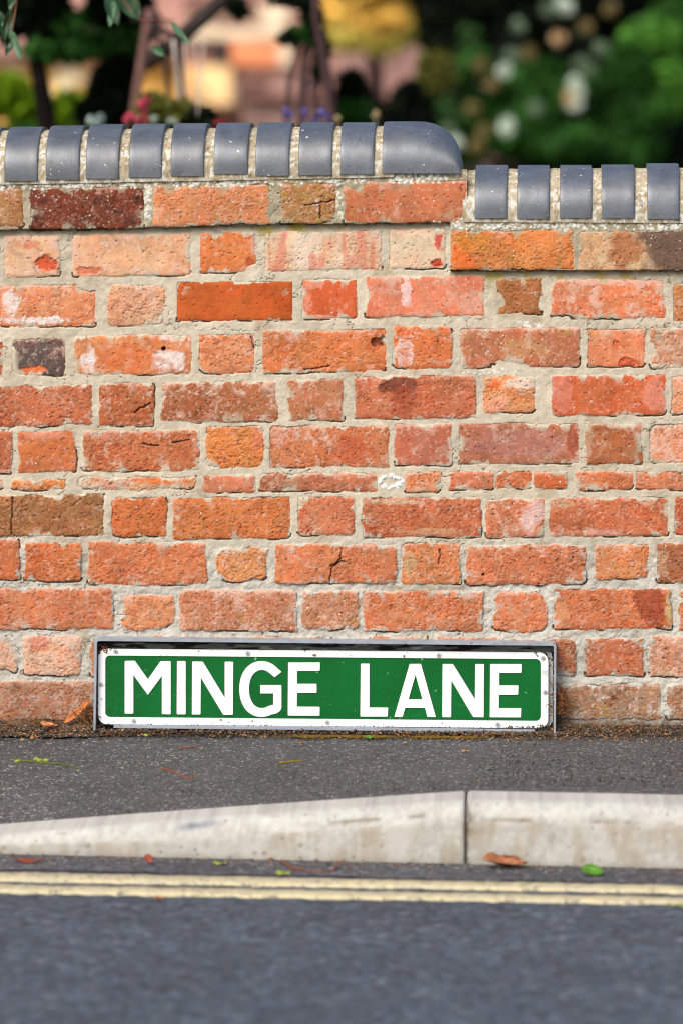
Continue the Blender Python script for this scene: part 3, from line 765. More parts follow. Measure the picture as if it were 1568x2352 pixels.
letter('E', [zz(Z5, [(433,531),(628,531),(626,583),(487,583),(487,662),(607,662),(607,717),(487,717),(486,802),(626,803),(625,858),(431,857)])])
letter('L', [zz(Z5, [(875,538),(928,538),(928,807),(1042,808),(1040,863),(872,863)])])
letter('A', [zz(Z5, [(1174,540),(1243,540),(1334,866),(1282,865),(1268,809),(1147,809),(1131,865),(1080,865)]), zz(Z5, [(1210,606),(1252,757),(1167,757)])])
letter('N', [zz(Z6, [(94,541),(158,541),(291,756),(294,541),(347,541),(345,867),(281,866),(148,642),(146,867),(92,866)])])
letter('E', [zz(Z6, [(385,541),(580,541),(578,595),(440,595),(440,672),(560,672),(558,729),(438,729),(437,812),(577,812),(575,868),(382,867)])])
for (x, y) in ((265.3,1496.6),(569.3,1501.3),(1006.7,1506),(1246.7,1512.2),(1252,1590.5),(1141.6,1664.6),(751.5,1660.2),(307.5,1656.8),(231.6,1573)):
    bm = bmesh.new()
    c_ = P2(x, y, PF-.003); f0 = PF-.0016
    for r0, yb, yf in ((.0046, f0+.0008, f0-.0012), (.0030, f0-.0012, f0-.0022)):
        prism(bm, [[(c_[0]+r0*math.cos(a), c_[1]+r0*math.sin(a)) for a in np.linspace(0, 2*math.pi, 20, endpoint=False)]], yb, yf)
    for k in (0, 1):
        a = k*math.pi/2+x
        u, v = math.cos(a)*.0022, math.sin(a)*.0022; pw, pv = -math.sin(a)*.0004, math.cos(a)*.0004
    s_ = signpart('screw', bm, m_screw, plate)
    bm = bmesh.new()
    prism(bm, [[(c_[0]+.0013*math.cos(a), c_[1]+.0013*math.sin(a)) for a in np.linspace(0, 2*math.pi, 6, endpoint=False)]], f0-.0022, f0-.0025)
    o = signpart('screw_socket', bm, pmat('screw_socket_dirt', (.03,.025,.02), rough=.9) if 'screw_socket_dirt' not in bpy.data.materials else bpy.data.materials['screw_socket_dirt'], plate)

def crumbs(name, items, cols, seed, parent):
    r = np.random.RandomState(seed); bm = bmesh.new()
    for (x, y, s_, py) in items:
        p = W(x, y, py); vs = bmesh.ops.create_icosphere(bm, subdivisions=1, radius=s_)['verts']
        k = Vector(r.uniform(.6, 1.4, 3))
        for v in vs: v.co = Vector((v.co.x*k.x, v.co.y*k.y*.6, v.co.z*k.z))+p
    return signpart(name, bm, cols, parent)
rr2 = np.random.RandomState(5)
m_rustc = pmat('rust_crust', tuple(alb((110,70,44))), rough=.95, var=.6, scale=300)
m_soilc = pmat('packed_soil', tuple(alb((92,74,58))), rough=.95, var=.6, scale=300)
crumbs('rust_crust', [(rr2.normal(240, 6), rr2.normal(1492, 5), rr2.uniform(.0008, .0024), PF-.001) for _ in range(60)], m_rustc, 1, plate)
it = []
for _ in range(420):
    x = rr2.uniform(232, 1262); it.append((x, np.interp(x, [225, 1258], [1664.5, 1674])+rr2.normal(0, 1.0), rr2.uniform(.0004, .0013), PF-.002))
for _ in range(90):
    x = rr2.uniform(1150, 1265); it.append((x, 1672+rr2.normal(0, 2.5)-(x-1150)*.01, rr2.uniform(.0006, .0018), PF-.002))
for _ in range(60): it.append((rr2.uniform(222, 232), rr2.uniform(1500, 1660), rr2.uniform(.0003, .0009), PF-.0012))
crumbs('soil_line', it, m_soilc, 2, plate)
bm = bmesh.new(); poly(bm, [(1255,1497),(1266,1499),(1269,1520),(1268,1600),(1269.5,1655),(1262,1668),(1255,1670)], -.0166, -.0185)
signpart('worn_filler', bm, pmat('worn_white_filler', tuple(alb((196,196,192))), rough=.9, var=.2, scale=60, bump=.6, bscale=150, speck=[(70, .55, .62, tuple(alb((60,56,52)))), (200, .58, .64, tuple(alb((120,116,108))))]))

#SECTION_GROUND
# ------------------------------------------------------------------ ground, pavement, kerb, road
def asphalt(name, base, light, scale, rough, bump, patch=.12, cold=None, bdist=.004):
    m, n, l, p = nodemat(name)
    tc = n.new('ShaderNodeTexCoord')
    vo = n.new('ShaderNodeTexVoronoi'); vo.inputs['Scale'].default_value = scale
    l.new(tc.outputs['Object'], vo.inputs['Vector'])
    sp = n.new('ShaderNodeSeparateColor'); l.new(vo.outputs['Color'], sp.inputs[0])
    cr0 = n.new('ShaderNodeValToRGB'); e = cr0.color_ramp.elements
    e[0].position = 0; e[0].color = (*[c*.62 for c in base], 1); e[1].position = 1; e[1].color = (*light, 1)
    q = e.new(.45); q.color = (*base, 1); q = e.new(.86); q.color = (*[c*1.35 for c in base], 1); q = e.new(.93); q.color = (*[c*1.5 for c in base], 1)
    l.new(sp.outputs[0], cr0.inputs[0])
    hs = n.new('ShaderNodeMix'); hs.data_type = 'RGBA'; hs.blend_type = 'MULTIPLY'; hs.inputs[0].default_value = 1
    t2 = n.new('ShaderNodeValToRGB'); t2.color_ramp.elements[0].color = (1.12, .98, .90, 1); t2.color_ramp.elements[1].color = (.92, 1.0, 1.08, 1)
    l.new(sp.outputs[1], t2.inputs[0]); l.new(cr0.outputs[0], hs.inputs[6]); l.new(t2.outputs[0], hs.inputs[7])
    ns = n.new('ShaderNodeTexNoise'); ns.inputs['Scale'].default_value = 5; ns.inputs['Detail'].default_value = 5
    l.new(tc.outputs['Object'], ns.inputs['Vector'])
    n3 = n.new('ShaderNodeTexNoise'); n3.inputs['Scale'].default_value = 60; n3.inputs['Detail'].default_value = 4
    l.new(tc.outputs['Object'], n3.inputs['Vector'])
    mr = n.new('ShaderNodeMapRange'); mr.inputs[1].default_value = .3; mr.inputs[2].default_value = .7; mr.inputs[3].default_value = 1-patch; mr.inputs[4].default_value = 1+patch
    l.new(ns.outputs[0], mr.inputs[0])
    m3 = n.new('ShaderNodeMapRange'); m3.inputs[1].default_value = .3; m3.inputs[2].default_value = .7; m3.inputs[3].default_value = .8; m3.inputs[4].default_value = 1.2
    l.new(n3.outputs[0], m3.inputs[0])
    mu = n.new('ShaderNodeMath'); mu.operation = 'MULTIPLY'; l.new(mr.outputs[0], mu.inputs[0]); l.new(m3.outputs[0], mu.inputs[1])
    vm = n.new('ShaderNodeVectorMath'); vm.operation = 'SCALE'; l.new(hs.outputs[2], vm.inputs[0]); l.new(mu.outputs[0], vm.inputs['Scale'])
    l.new(vm.outputs[0], p.inputs['Base Color'])
    p.inputs['Roughness'].default_value = rough; p.inputs['Specular IOR Level'].default_value = .35
    bp = n.new('ShaderNodeBump'); bp.inputs['Strength'].default_value = bump; bp.inputs['Distance'].default_value = bdist
    iv = n.new('ShaderNodeMath'); iv.operation = 'SUBTRACT'; iv.inputs[0].default_value = 1; l.new(vo.outputs['Distance'], iv.inputs[1])
    l.new(iv.outputs[0], bp.inputs['Height']); l.new(bp.outputs[0], p.inputs['Normal'])
    return m
ROADZ = -.11
m_pave = asphalt('footway_asphalt', tuple(alb((84,85,85))), tuple(alb((186,182,176))), 230, .92, .8, .16)
m_road = asphalt('road_asphalt', tuple(alb((70,79,89))), tuple(alb((108,117,127))), 70, .82, .7, .18, bdist=.006)
# kerb line from its foot in the picture
K0, K1 = G(0, 1965, ROADZ), G(1568, 1999, ROADZ)
kt = (K1-K0); kt.z = 0; kt.normalize(); kn = Vector((-.012, 1, 0))   # the stones' ends are cut square to the wall
KW = .145
def kerb_s(x): return (G(x, np.interp(x, [0, 1568], [1965, 1999]), ROADZ)-K0).dot(kt)
s_joint = kerb_s(1071); s_drop = s_joint-.915
def kz(s):                        # height of the kerb's top
    t = min(max((s-s_drop)/.915, 0), 1)
    return -.086+.086*(t**.92)
m_kerb = pmat('kerb_concrete', attr='Col', rough=.9, var=.06, scale=60, bump=.35, bscale=260, spec=.15, fine=.07)
GAP = .0032
def kerb_stone(s0, s1, lab):
    n = int((s1-s0)/.004); sa = np.linspace(s0, s1, n); prof_n = 46; co_ = []
    for s in sa:
        z = kz(s); h = z-ROADZ; br = min(.040, h*.6); e = .004*max(0, 1-min(s-s0, s1-s)/.006)**2
        pr = [(0, ROADZ-.12)]+[(0, ROADZ+(z-br-ROADZ)*k/20) for k in range(0, 21)]
        for k in range(1, 12):
            a = math.pi/2*k/12; pr.append((br*1.15*(1-math.cos(a)), z-br+br*math.sin(a)))
        pr += [(br*1.15+(KW-.006-br*1.15)*k/10, z+.0005*k/10) for k in range(0, 11)]+[(KW, z-.004), (KW, ROADZ-.12)]
        for u, v in pr:
            p = K0+kt*s+kn*(u+e*(u < KW/2)); co_.append((p.x, p.y, v-e))
    m_ = len(pr); co_ = np.array(co_); px, py = proj(co_[:, 0], co_[:, 1], co_[:, 2])
    sx = np.repeat(sa, m_)*1000; uz = co_[:, 2]*1000
    co_[:, 1] -= .0008*fbm(sx, uz, 40, 111, 3)
    uu = np.tile(np.arange(m_), n); face = (uu < 23)
    c = alb((196,194,186))[None]*(1+.09*fbm(sx, uz*3, 60, 112, 4)+.12*fbm(sx, uz, 8, 113, 4))[:, None]
    c = mix(c, alb((176,162,142)), np.clip(sst(-.3, .6, fbm(sx, uz*.35, 26, 114, 4))*face*.7, 0, 1))
    c = mix(c, alb((168,164,156)), np.clip(sst(.2, .8, fbm(sx+200, uz*.6, 18, 120, 5, .65)), 0, 1)*.55)
    c = mix(c, alb((205,200,192)), np.clip(sst(.0, .6, fbm(sx, uz*.3, 40, 115, 4))*face*.6, 0, 1))
    jd = np.minimum(np.abs(sx-s_joint*1000), np.abs(sx-s_drop*1000))
    c = mix(c, alb((84,72,60)), np.clip(np.exp(-jd/4.)*(.65+.6*fbm(sx, uz, 14, 116, 3)), 0, 1))
    c = mix(c, alb((96,82,66)), np.clip(np.exp(-np.clip(sx-s_joint*1000, 0, 999)/16.)*(sx > s_joint*1000)*np.exp(-((py-1895)/40.)**2)*(.9+fbm(sx, uz, 10, 117, 3)), 0, 1)*.8)
    nose = np.interp(px, [380, 700, 1060, 1075, 1568], [1915, 1895, 1868, 1882, 1890])
    c = mix(c, alb((120,100,76)), np.clip(np.exp(-((py-nose)/5.)**2)*sst(.0, .7, fbm(sx, uz*2, 45, 118, 4)+.15)*.7, 0, 1))
    c = mix(c, alb((118,122,134)), np.clip(np.exp(-((px-450)/48.)**2-((py-(1898-(px-450)*.16))/8.)**2)*(1+fbm(sx, uz, 12, 119, 3)), 0, 1)*.85)
    for _ in range(int(60*(s1-s0))):
        q = rl2.randint(len(sx)); rr_ = rl2.uniform(2, 6)
        c = mix(c, alb((124,100,76)), (1-sst(rr_*.4, rr_, np.hypot(sx-sx[q], uz-uz[q])))*.6*(uu < 30))
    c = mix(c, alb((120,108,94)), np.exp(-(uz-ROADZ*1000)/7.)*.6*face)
    me = mesh_np('kerb_stone', co_, grid_faces(n, m_), True, np.clip(c, .01, .9))
    bm = bmesh.new(); bm.from_mesh(me); bm.verts.ensure_lookup_table()
    bm.faces.new([bm.verts[k] for k in range(m_)]); bm.faces.new([bm.verts[(n-1)*m_+k] for k in range(m_)][::-1])
    bmesh.ops.recalc_face_normals(bm, faces=bm.faces[:]); bm.to_mesh(me); bm.free()
    o = link('kerb_stone', me, m_kerb); tag(o, lab, 'kerb stone', 'kerb stones along the road')
rl2 = np.random.RandomState(77)
for s0, s1, lab in [(s_joint-.915*2-.01, s_drop-GAP, 'low flush concrete kerb stone left of the ramped one'),
        (s_drop, s_joint-GAP, 'ramped pale concrete kerb stone sloping down to the left'),
        (s_joint, s_joint+.915, 'full height pale concrete kerb stone right of the dark joint'),
        (s_joint+.918, s_joint+.918+.915, 'full height pale concrete kerb stone beyond the right end of the picture')]:
    kerb_stone(s0, s1, lab)
bm = bmesh.new()                  # joint dirt
for s in (s_joint-GAP*.5, s_drop-GAP*.5):
    p = K0+kt*s; z = kz(s)
    vs = [bm.verts.new(p+kt*a+kn*u+Vector((0, 0, v-p.z))) for a in (-GAP*.5, GAP*.5) for u, v in ((.006, ROADZ-.02), (.006, z-.040), (.016, z-.016), (.036, z-.007), (KW-.01, z-.006), (KW-.01, ROADZ-.02))]
    n_ = 6
    for i in range(n_): bm.faces.new((vs[i], vs[(i+1) % n_], vs[n_+(i+1) % n_], vs[n_+i]))
    bm.faces.new(vs[:6]); bm.faces.new(vs[6:][::-1])
o = bm_obj('joint_grit', bm, pmat('joint_dirt', tuple(alb((84,74,62))), rough=.95, var=.4, scale=200)); tag(o, kind='structure')
# pavement between the wall and the kerb
ss = np.linspace(-4, 5, 900); vs_ = np.linspace(0, 1, 40)
co_ = []
for v in vs_:
    for s in ss:
        kb = K0+kt*s+kn*(KW-.002)
        top = Vector((kb.x, .03, 0))
        zk = kz(s)
        z = zk*(1-v)**1.15 if zk < 0 else 0
        p = kb.lerp(top, v)
        co_.append((p.x, p.y, z-.002*(1-v)))
co_ = np.array(co_)
co_[:, 2] += .0012*fbm(co_[:, 0]*100, co_[:, 1]*100, 14, 91, 3)
o = link('pavement', mesh_np('pavement', co_, grid_faces(40, 900)), m_pave); tag(o, kind='structure')
# road and garden ground: real sheets to the horizon
def sheet(name, pts, mat):
    bm = bmesh.new(); bm.faces.new([bm.verts.new(p) for p in pts]); o = bm_obj(name, bm, mat); tag(o, kind='structure'); return o
a0, a1 = K0+kt*-5+kn*.06, K0+kt*6+kn*.06
sheet('road', [(-400, -500, ROADZ), (400, -500, ROADZ), (400, a1.y+(400-a1.x)*kt.y/kt.x, ROADZ), (-400, a0.y+(-400-a0.x)*kt.y/kt.x, ROADZ)], m_road)
m_grass = pmat('garden_grass', (.045, .075, .018), rough=.95, var=.5, scale=2, bump=.5, bscale=60)
sheet('garden_ground', [(-500, .2, -.012), (500, .2, -.012), (500, 900, -.012), (-500, 900, -.012)], m_grass)
bm = bmesh.new(); q = []
for k in range(61):
    s_ = -1.0+3.6*k/60; a = K0+kt*s_; n0 = .030+.006*math.sin(k*.9)+.004*math.sin(k*2.3)
    q.append((bm.verts.new((a.x, a.y+.01, ROADZ+.0022)), bm.verts.new((a.x, a.y-.135-n0, ROADZ+.0022))))
for k in range(60): bm.faces.new((q[k][0], q[k][1], q[k+1][1], q[k+1][0]))
tag(bm_obj('gutter', bm, asphalt('dusty_gutter_asphalt', tuple(alb((84,84,87))), tuple(alb((144,142,140))), 110, .9, .8, .2, bdist=.006)), kind='structure')
# double yellow lines
m_yel = pmat('worn_yellow_paint', tuple(alb((226,212,170), .90)), rough=.75, var=.10, scale=30, bump=.4, bscale=220, spec=.3,
             speck=[(60, .57, .66, tuple(alb((150,140,120)))), (200, .60, .68, tuple(alb((100,96,92)))), (12, .5, .8, tuple(alb((190,180,160))))])
def yline(yl0, yl1, yr0, yr1, seed):
    L0, L1 = G(0, yl0, ROADZ+.004), G(1568, yr0, ROADZ+.004); M0, M1 = G(0, yl1, ROADZ+.004), G(1568, yr1, ROADZ+.004)
    n = 900; co_ = []
    for i in range(n+1):
        t = -1.6+4.2*i/n
        a, b_ = L0.lerp(L1, t), M0.lerp(M1, t)
        ja = .007*float(fbm(np.array([t*1100.]), np.array([seed*9.]), 16, 92, 3)[0]); jb = .007*float(fbm(np.array([t*1100.]), np.array([seed*9.+50]), 16, 93, 3)[0])
        co_ += [(a.x, a.y+ja, ROADZ+.0002), (a.x, a.y+ja-.003, ROADZ+.004), (b_.x, b_.y+jb+.003, ROADZ+.004), (b_.x, b_.y+jb, ROADZ+.0002)]
    o = link('yellow_line', mesh_np('yellow_line', co_, grid_faces(n+1, 4)), m_yel); tag(o, kind='structure')
yline(2003, 2021, 2033, 2048.5, 1); yline(2030.5, 2047.5, 2060, 2075, 2)

#SECTION_LITTER
# ------------------------------------------------------------------ soil and litter along the wall's foot
rl = np.random.RandomState(21)
# soil bank
xs_ = np.arange(-1.7, 1.9, .003); vv = np.linspace(0, 1, 34)
U, V = np.meshgrid(xs_, vv)
wid = .060+.022*fbm(U*1000, U*0, 120, 101, 3)
Ys = .004-V*wid
hgt = .020+.008*fbm(U*1000, U*0+5, 60, 102, 3)
pxs = proj(U, 0*U-.02, 0*U)[0]
infront = sst(215, 240, pxs)*(1-sst(1262, 1285, pxs))
hgt = hgt*(1-.55*infront)+.012*np.exp(-((pxs-1300)/40.)**2)+.008*np.exp(-((pxs-190)/30.)**2)
Zs = hgt*(1-V)**1.3 + .0016*fbm(U*1000, V*60, 7, 103, 3)*(1-V) - .003*V
csl = mix(alb((88,70,56))[None, None]*np.ones(U.shape+(1,)), alb((120,98,76)), sst(-.3, .5, fbm(U*1000, V*60, 20, 104, 4)))
csl = mix(csl, alb((130,96,36)), sst(.1, .6, fbm(U*1000+300, V*60, 30, 105, 4))*sst(700, 760, pxs)*.6)
csl = mix(csl, alb((70,67,64)), V**2*.8)
me = mesh_np('soil_bank', np.stack([U, Ys, Zs], -1).reshape(-1, 3), grid_faces(len(vv), len(xs_)), True, csl.reshape(-1, 3))
o = link('soil_bank', me, pmat('damp_soil', attr='Col', var=.35, scale=260, rough=.95, bump=.9, bscale=420, bdist=.003, fine=.3)); tag(o, kind='stuff', label='dark soil and grit banked against the foot of the wall')
def scatter(name, n, place, size, cols, flat, seed, label, mat):
    r = np.random.RandomState(seed)
    base = np.array([(1,0,0),(0,1,0),(-1,0,0),(0,-1,0),(0,0,1),(0,0,-1)], float)
    tri = np.array([(0,1,4),(1,2,4),(2,3,4),(3,0,4),(1,0,5),(2,1,5),(3,2,5),(0,3,5)])
    co_, fa, cc = [], [], []
    for i in range(n):
        x, y, z = place(r)
        s = size(r); q = base*(1+.35*r.uniform(-1, 1, (6, 1)))*np.array([s*r.uniform(.7, 1.5), s*r.uniform(.6, 1.1), s*(flat(r))])
        a, t = r.uniform(0, 6.28), r.uniform(-.4, .4)
        ca, sa = math.cos(a), math.sin(a); Rz_ = np.array([[ca, -sa, 0], [sa, ca, 0], [0, 0, 1]])
        ct, st = math.cos(t), math.sin(t); Rx_ = np.array([[1, 0, 0], [0, ct, -st], [0, st, ct]])
        q = q@(Rz_@Rx_).T+np.array([x, y, z])
        fa.append(tri+len(co_)*6); co_.append(q)
        c = np.array(cols[r.randint(len(cols))])*r.uniform(.75, 1.25); cc.append(np.tile(c, (8, 1)))
    me = mesh_np(name, np.concatenate(co_), np.concatenate(fa), False, np.concatenate(cc), 'FACE')
    o = link(name, me, mat); tag(o, kind='stuff', label=label); return o
m_bits = pmat('grit_and_bits', attr='Col', var=.15, scale=300, rough=.85, spec=.2)
def bank_place(r):
    x = r.uniform(-.75, .8)
    if r.rand() < .35: x = r.normal(W(r.choice([60, 170, 1150, 1320, 1450]), 1680).x, .05)
    y = -abs(r.normal(0, .040))-.001
    h = max(0, (.018)*(1+y/.062)) if y > -.06 else 0
    pxx = 784+x*1200
    if 230 < pxx < 1262: y -= .03 if y > -.03 else 0; h *= .5
    return x, y, h+.001
EA = [alb(c) for c in ((70,58,48),(96,76,58),(120,96,72),(150,100,58),(56,50,46),(120,108,94),(96,70,50),(84,80,76),(64,54,46),(90,84,78),(170,140,110))]
scatter('leaf_litter', 8500, bank_place, lambda r: abs(r.normal(.0012, .0009))+.0006, EA, lambda r: r.uniform(.3, 1), 31, 'brown grit, bark and leaf crumbs lying along the foot of the wall', m_bits)
CH = [alb(c) for c in ((186,122,70),(190,140,80),(140,84,50),(160,98,60),(196,120,90),(108,64,42))]
def chip_place(r):
    x = r.uniform(-.72, .78) if r.rand() < .4 else r.normal(W(r.choice([80, 150, 195, 1090, 1180, 1300, 1420]), 1680).x, .03)
    y = -abs(r.normal(0, .045))-.004
    pxx = 784+x*1200
    if 230 < pxx < 1262: y = min(y, -.052)
    return x, y, max(0, .018*(1+y/.062))*(1 if not 230 < pxx < 1262 else .4)+.0022
scatter('bark_chips', 230, chip_place, lambda r: r.uniform(.0022, .0050), CH, lambda r: r.uniform(.15, .6), 32, 'orange and brown bark chips and dry flower bits along the wall foot', m_bits)
MO = [alb(c) for c in ((120,92,30),(98,84,30),(140,104,36))]
def moss_place(r):
    x = W(r.choice([720, 790, 860, 980, 1060]), 1690).x+r.normal(0, .022); return x, -.055-abs(r.normal(0, .016)), .0016
scatter('moss', 1500, moss_place, lambda r: r.uniform(.0012, .0028), MO, lambda r: r.uniform(.4, 1), 33, 'ochre moss in the crack below the sign', m_bits)
# loose stones standing proud of the pavement and in the gutter
ST = [alb(c) for c in ((92,92,92),(78,78,78),(120,118,114),(66,66,66),(140,134,126),(104,88,80))]
def pav_place(r):
    x = r.uniform(-.8, .85); y = -r.uniform(.03, .70)
    return x, y, None
def surf_z(x, y):
    s = (Vector((x, y, 0))-K0).dot(kt); kb = K0+kt*s+kn*KW
    v = min(max((y-kb.y)/(.03-kb.y), 0), 1); zk = kz(s); return zk*(1-v)**1.15
def pav_place2(r):
    x, y, _ = pav_place(r); return x, y, surf_z(x, y)+.0003
scatter('pavement_chippings', 9000, pav_place2, lambda r: abs(r.normal(.0013, .0006))+.0006, ST, lambda r: r.uniform(.4, .8), 34, 'grey stone chippings standing out of the footway asphalt', m_bits)
def gut_place(r):
    s = r.uniform(-.3, 1.8); u = -abs(r.normal(0, .034)); p = K0+kt*s+kn*(u-.002); return p.x, p.y, ROADZ+.001
scatter('gutter_grit', 3600, gut_place, lambda r: abs(r.normal(.0022, .0012))+.001, ST+[alb((130,90,60)), alb((110,80,60))], lambda r: r.uniform(.4, .9), 35, 'grit and brown crumbs lying in the gutter', m_bits)

def leaf_mesh(length, width, curl=.4, fold=.3, n=10, serr=.0, seed=0):
    r = random.Random(seed); co_ = []; m_ = 5
    for i in range(n+1):
        t = i/n; w_ = width*.5*math.sin(math.pi*min(1, t**.8*.98+.02))**.8*(1+serr*r.uniform(-1, 1))
        for k in range(m_):
            u = (k/(m_-1)*2-1)
            co_.append((t*length-length/2, u*w_, curl*length*(t-.5)**2+fold*abs(u)*w_+.0012*math.sin(t*9+u*2+seed)))
    return mesh_np('leaf', co_, grid_faces(n+1, m_))
def leaf(label, x, y, z, length, width, rot, mat, tilt=(0, 0), curl=.4, fold=.3, seed=0, group=None, name='leaf', cat='leaf', pos=None):
    me = leaf_mesh(length, width, curl, fold, serr=.15, seed=seed)
    o = link(name, me, mat); p = pos or G(x, y, z)
    o.location = p; o.rotation_euler = (tilt[0], tilt[1], rot)
    sm_ = o.modifiers.new('thick', 'SOLIDIFY'); sm_.thickness = .0005
    tag(o, label, cat, group); return o
m_lg = pmat('green_leaf', tuple(alb((84,136,26))), rough=.45, var=.2, scale=60, spec=.4)
m_lyg = pmat('yellow_green_leaf', tuple(alb((150,160,44))), rough=.5, var=.3, scale=60, spec=.4)
m_lor = pmat('orange_dry_leaf', tuple(alb((196,112,52))), rough=.6, var=.35, scale=80, spec=.3)
m_lbr = pmat('brown_dry_leaf', tuple(alb((168,104,66))), rough=.6, var=.6, scale=60, spec=.3, speck=[(45, .52, .62, tuple(alb((92,50,30)))), (30, .60, .72, tuple(alb((226,170,130))))])
m_lred = pmat('red_brown_leaf', tuple(alb((150,66,40))), rough=.6, var=.4, scale=80, spec=.3)
m_lpink = pmat('pale_dry_leaf', tuple(alb((216,140,96))), rough=.6, var=.3, scale=80, spec=.3)
o = leaf('long curled orange brown dry leaf leaning on the wall left of the sign', 0, 0, 0, .072, .014, 0, m_lor, tilt=(1.25, -.75), curl=.45, fold=.5, seed=3, pos=W(182, 1633, -.022))
leaf('flat orange dry leaf lying on the soil left of the sign', 108, 1665, .018, .026, .016, .2, m_lpink, tilt=(.35, .1), seed=5)
leaf('small bright green leaf on the pavement just below the sign', 847, 1694, .004, .018, .010, -.3, m_lg, tilt=(.5, .1), seed=7)
leaf('tiny yellow green leaf on the grit under the left end of the sign', 335, 1690, .008, .014, .008, .1, m_lyg, tilt=(.3, 0), seed=8)
leaf('curled brown dry leaf stuck between the sign and the wall at its right end', 0, 0, 0, .05, .016, 0, m_lbr, tilt=(1.3, -1.5), seed=9, pos=W(1286, 1610, -.020))
leaf('orange fragment of dry leaf lying flat on the pavement below the sign', 692, 1708, .002, .013, .007, .2, m_lor, seed=10)
leaf('small orange dry leaf piece on the pavement right of the green leaf', 1068, 1726, .002, .014, .006, .1, m_lpink, seed=11)
leaf('wide crumpled orange brown dry leaf in the gutter by the kerb joint', 1158, 1990, ROADZ+.006, .080, .036, .12, m_lbr, tilt=(.35, .1), curl=.5, fold=.8, seed=12)
leaf('rounded bright green leaf in the gutter right of the brown leaf', 1362, 2006, ROADZ+.007, .042, .030, -.35, m_lg, tilt=(.45, .1), curl=.5, fold=.5, seed=13)
leaf('small red brown dry leaf in the gutter near the left', 342, 1974, ROADZ+.012, .018, .018, .3, m_lred, tilt=(.8, 0), seed=14)
leaf('long flat red brown dry leaf in the gutter at the far left', 66, 1980, ROADZ+.004, .055, .014, .05, m_lred, tilt=(.2, 0), seed=15)
leaf('narrow yellow green leaf lying in the gutter at the middle of the kerb', 504, 1985, ROADZ+.004, .026, .010, .05, m_lyg, tilt=(.2, 0), seed=16)
leaf('yellow green leaf lying on the upper yellow line', 650, 2008, ROADZ+.008, .026, .012, -.2, m_lyg, tilt=(.3, 0), seed=17)
leaf('yellow green leaf at the right edge below the lower yellow line', 1552, 2081, ROADZ+.008, .030, .012, .1, m_lyg, tilt=(.1, 0), seed=18)
leaf('small brown leaf lying on the road below the yellow lines at the left', 366, 2066, ROADZ+.004, .022, .014, .3, m_lbr, tilt=(.1, 0), seed=19)
def twig(label, px, z, rad, mat, group=None, cat='twig', name='twig'):
    bm = bmesh.new(); pts = [G(x, y, z)+Vector((0, 0, dz)) for x, y, dz in px]
    # smooth the path
    q = []
    for i in range(len(pts)-1):
        for k in range(4): q.append(pts[i].lerp(pts[i+1], k/4))
    q.append(pts[-1])
    tube_bm(bm, q, [rad*(1-.45*i/len(q))*(1+.2*math.sin(i*1.7)) for i in range(len(q))], 7)
    o = bm_obj(name, bm, mat, None, smooth=True); tag(o, label, cat, group); return o
m_tg = pmat('green_twig_bark', tuple(alb((92,100,34))), rough=.6, var=.4, scale=60)
m_tb = pmat('brown_twig_bark', tuple(alb((132,72,46))), rough=.7, var=.4, scale=90)
m_ty = pmat('yellow_stick_bark', tuple(alb((150,128,36))), rough=.6, var=.4, scale=70)
tw = twig('long green twig with pale buds lying on the pavement at the left', [(36,1751,.003),(62,1752,.003),(100,1755,.002),(132,1757,.002),(160,1762,.002),(186,1769,.002)], .002, .0024, m_tg)
for i, (x, y) in enumerate(((40,1749),(84,1744),(92,1747),(106,1747))):
    bm = bmesh.new(); bmesh.ops.create_icosphere(bm, subdivisions=2, radius=.0042)
    for v in bm.verts: v.co = Vector((v.co.x*1.5, v.co.y, v.co.z*.8))+G(x, y, .005)
    bm_obj('bud', bm, m_lyg, tw, smooth=True)
twig('thin curved brown twig lying on the pavement left of the middle', [(372,1771,.004),(392,1774,.003),(410,1784,.003),(428,1790,.002),(444,1792,.003),(451,1786,.006)], .002, .0020, m_tb)
twig('short straight yellow stick lying on the pavement in the middle', [(643,1755,.002),(668,1753,.002),(694,1751,.003)], .003, .0024, m_ty)
twig('short dark brown stick on the pavement below the left half of the sign', [(418,1718.5,.001),(436,1718,.001),(453,1717,.001)], .001, .0017, m_tb)
twig('long thin red brown stalk lying in the gutter across the upper line', [(645,1984,.004),(672,2000,.004),(720,2006,.003),(765,2005,.003),(790,1990,.010)], ROADZ, .0022, m_tb)
twig('thin straw coloured grass stalk against the wall left of the sign', [(152,1674,.014),(175,1660,.022),(200,1640,.045)], .0, .0012, m_ty, cat='grass stalk', name='grass_stalk')
m_peb = pmat('tan_pebble', tuple(alb((178,134,80))), rough=.8, var=.3, scale=200)
for i, (x, y, s, lab) in enumerate(((74,1699,.0042,'round tan seed at the left on the pavement, nearest the green twig'),(52,1703,.004,'yellow orange crumb on the pavement at the far left'),(930,1709,.0032,'small brown snail shell on the pavement right of the green leaf'),(416,1723,.0034,'dark brown seed on the pavement below the left of the sign'),(465,1721,.0028,'small tan seed right of the dark brown seed'))):
    bm = bmesh.new(); bmesh.ops.create_icosphere(bm, subdivisions=2, radius=s)
    for v in bm.verts: v.co = Vector((v.co.x*(1+.2*math.sin(i+v.co.z*900)), v.co.y, v.co.z*.8)) + G(x, y, .0)+Vector((0, 0, s*.7))
    o = bm_obj('seed', bm, m_peb if i != 3 else m_tb, None, smooth=True); tag(o, lab, 'seed')
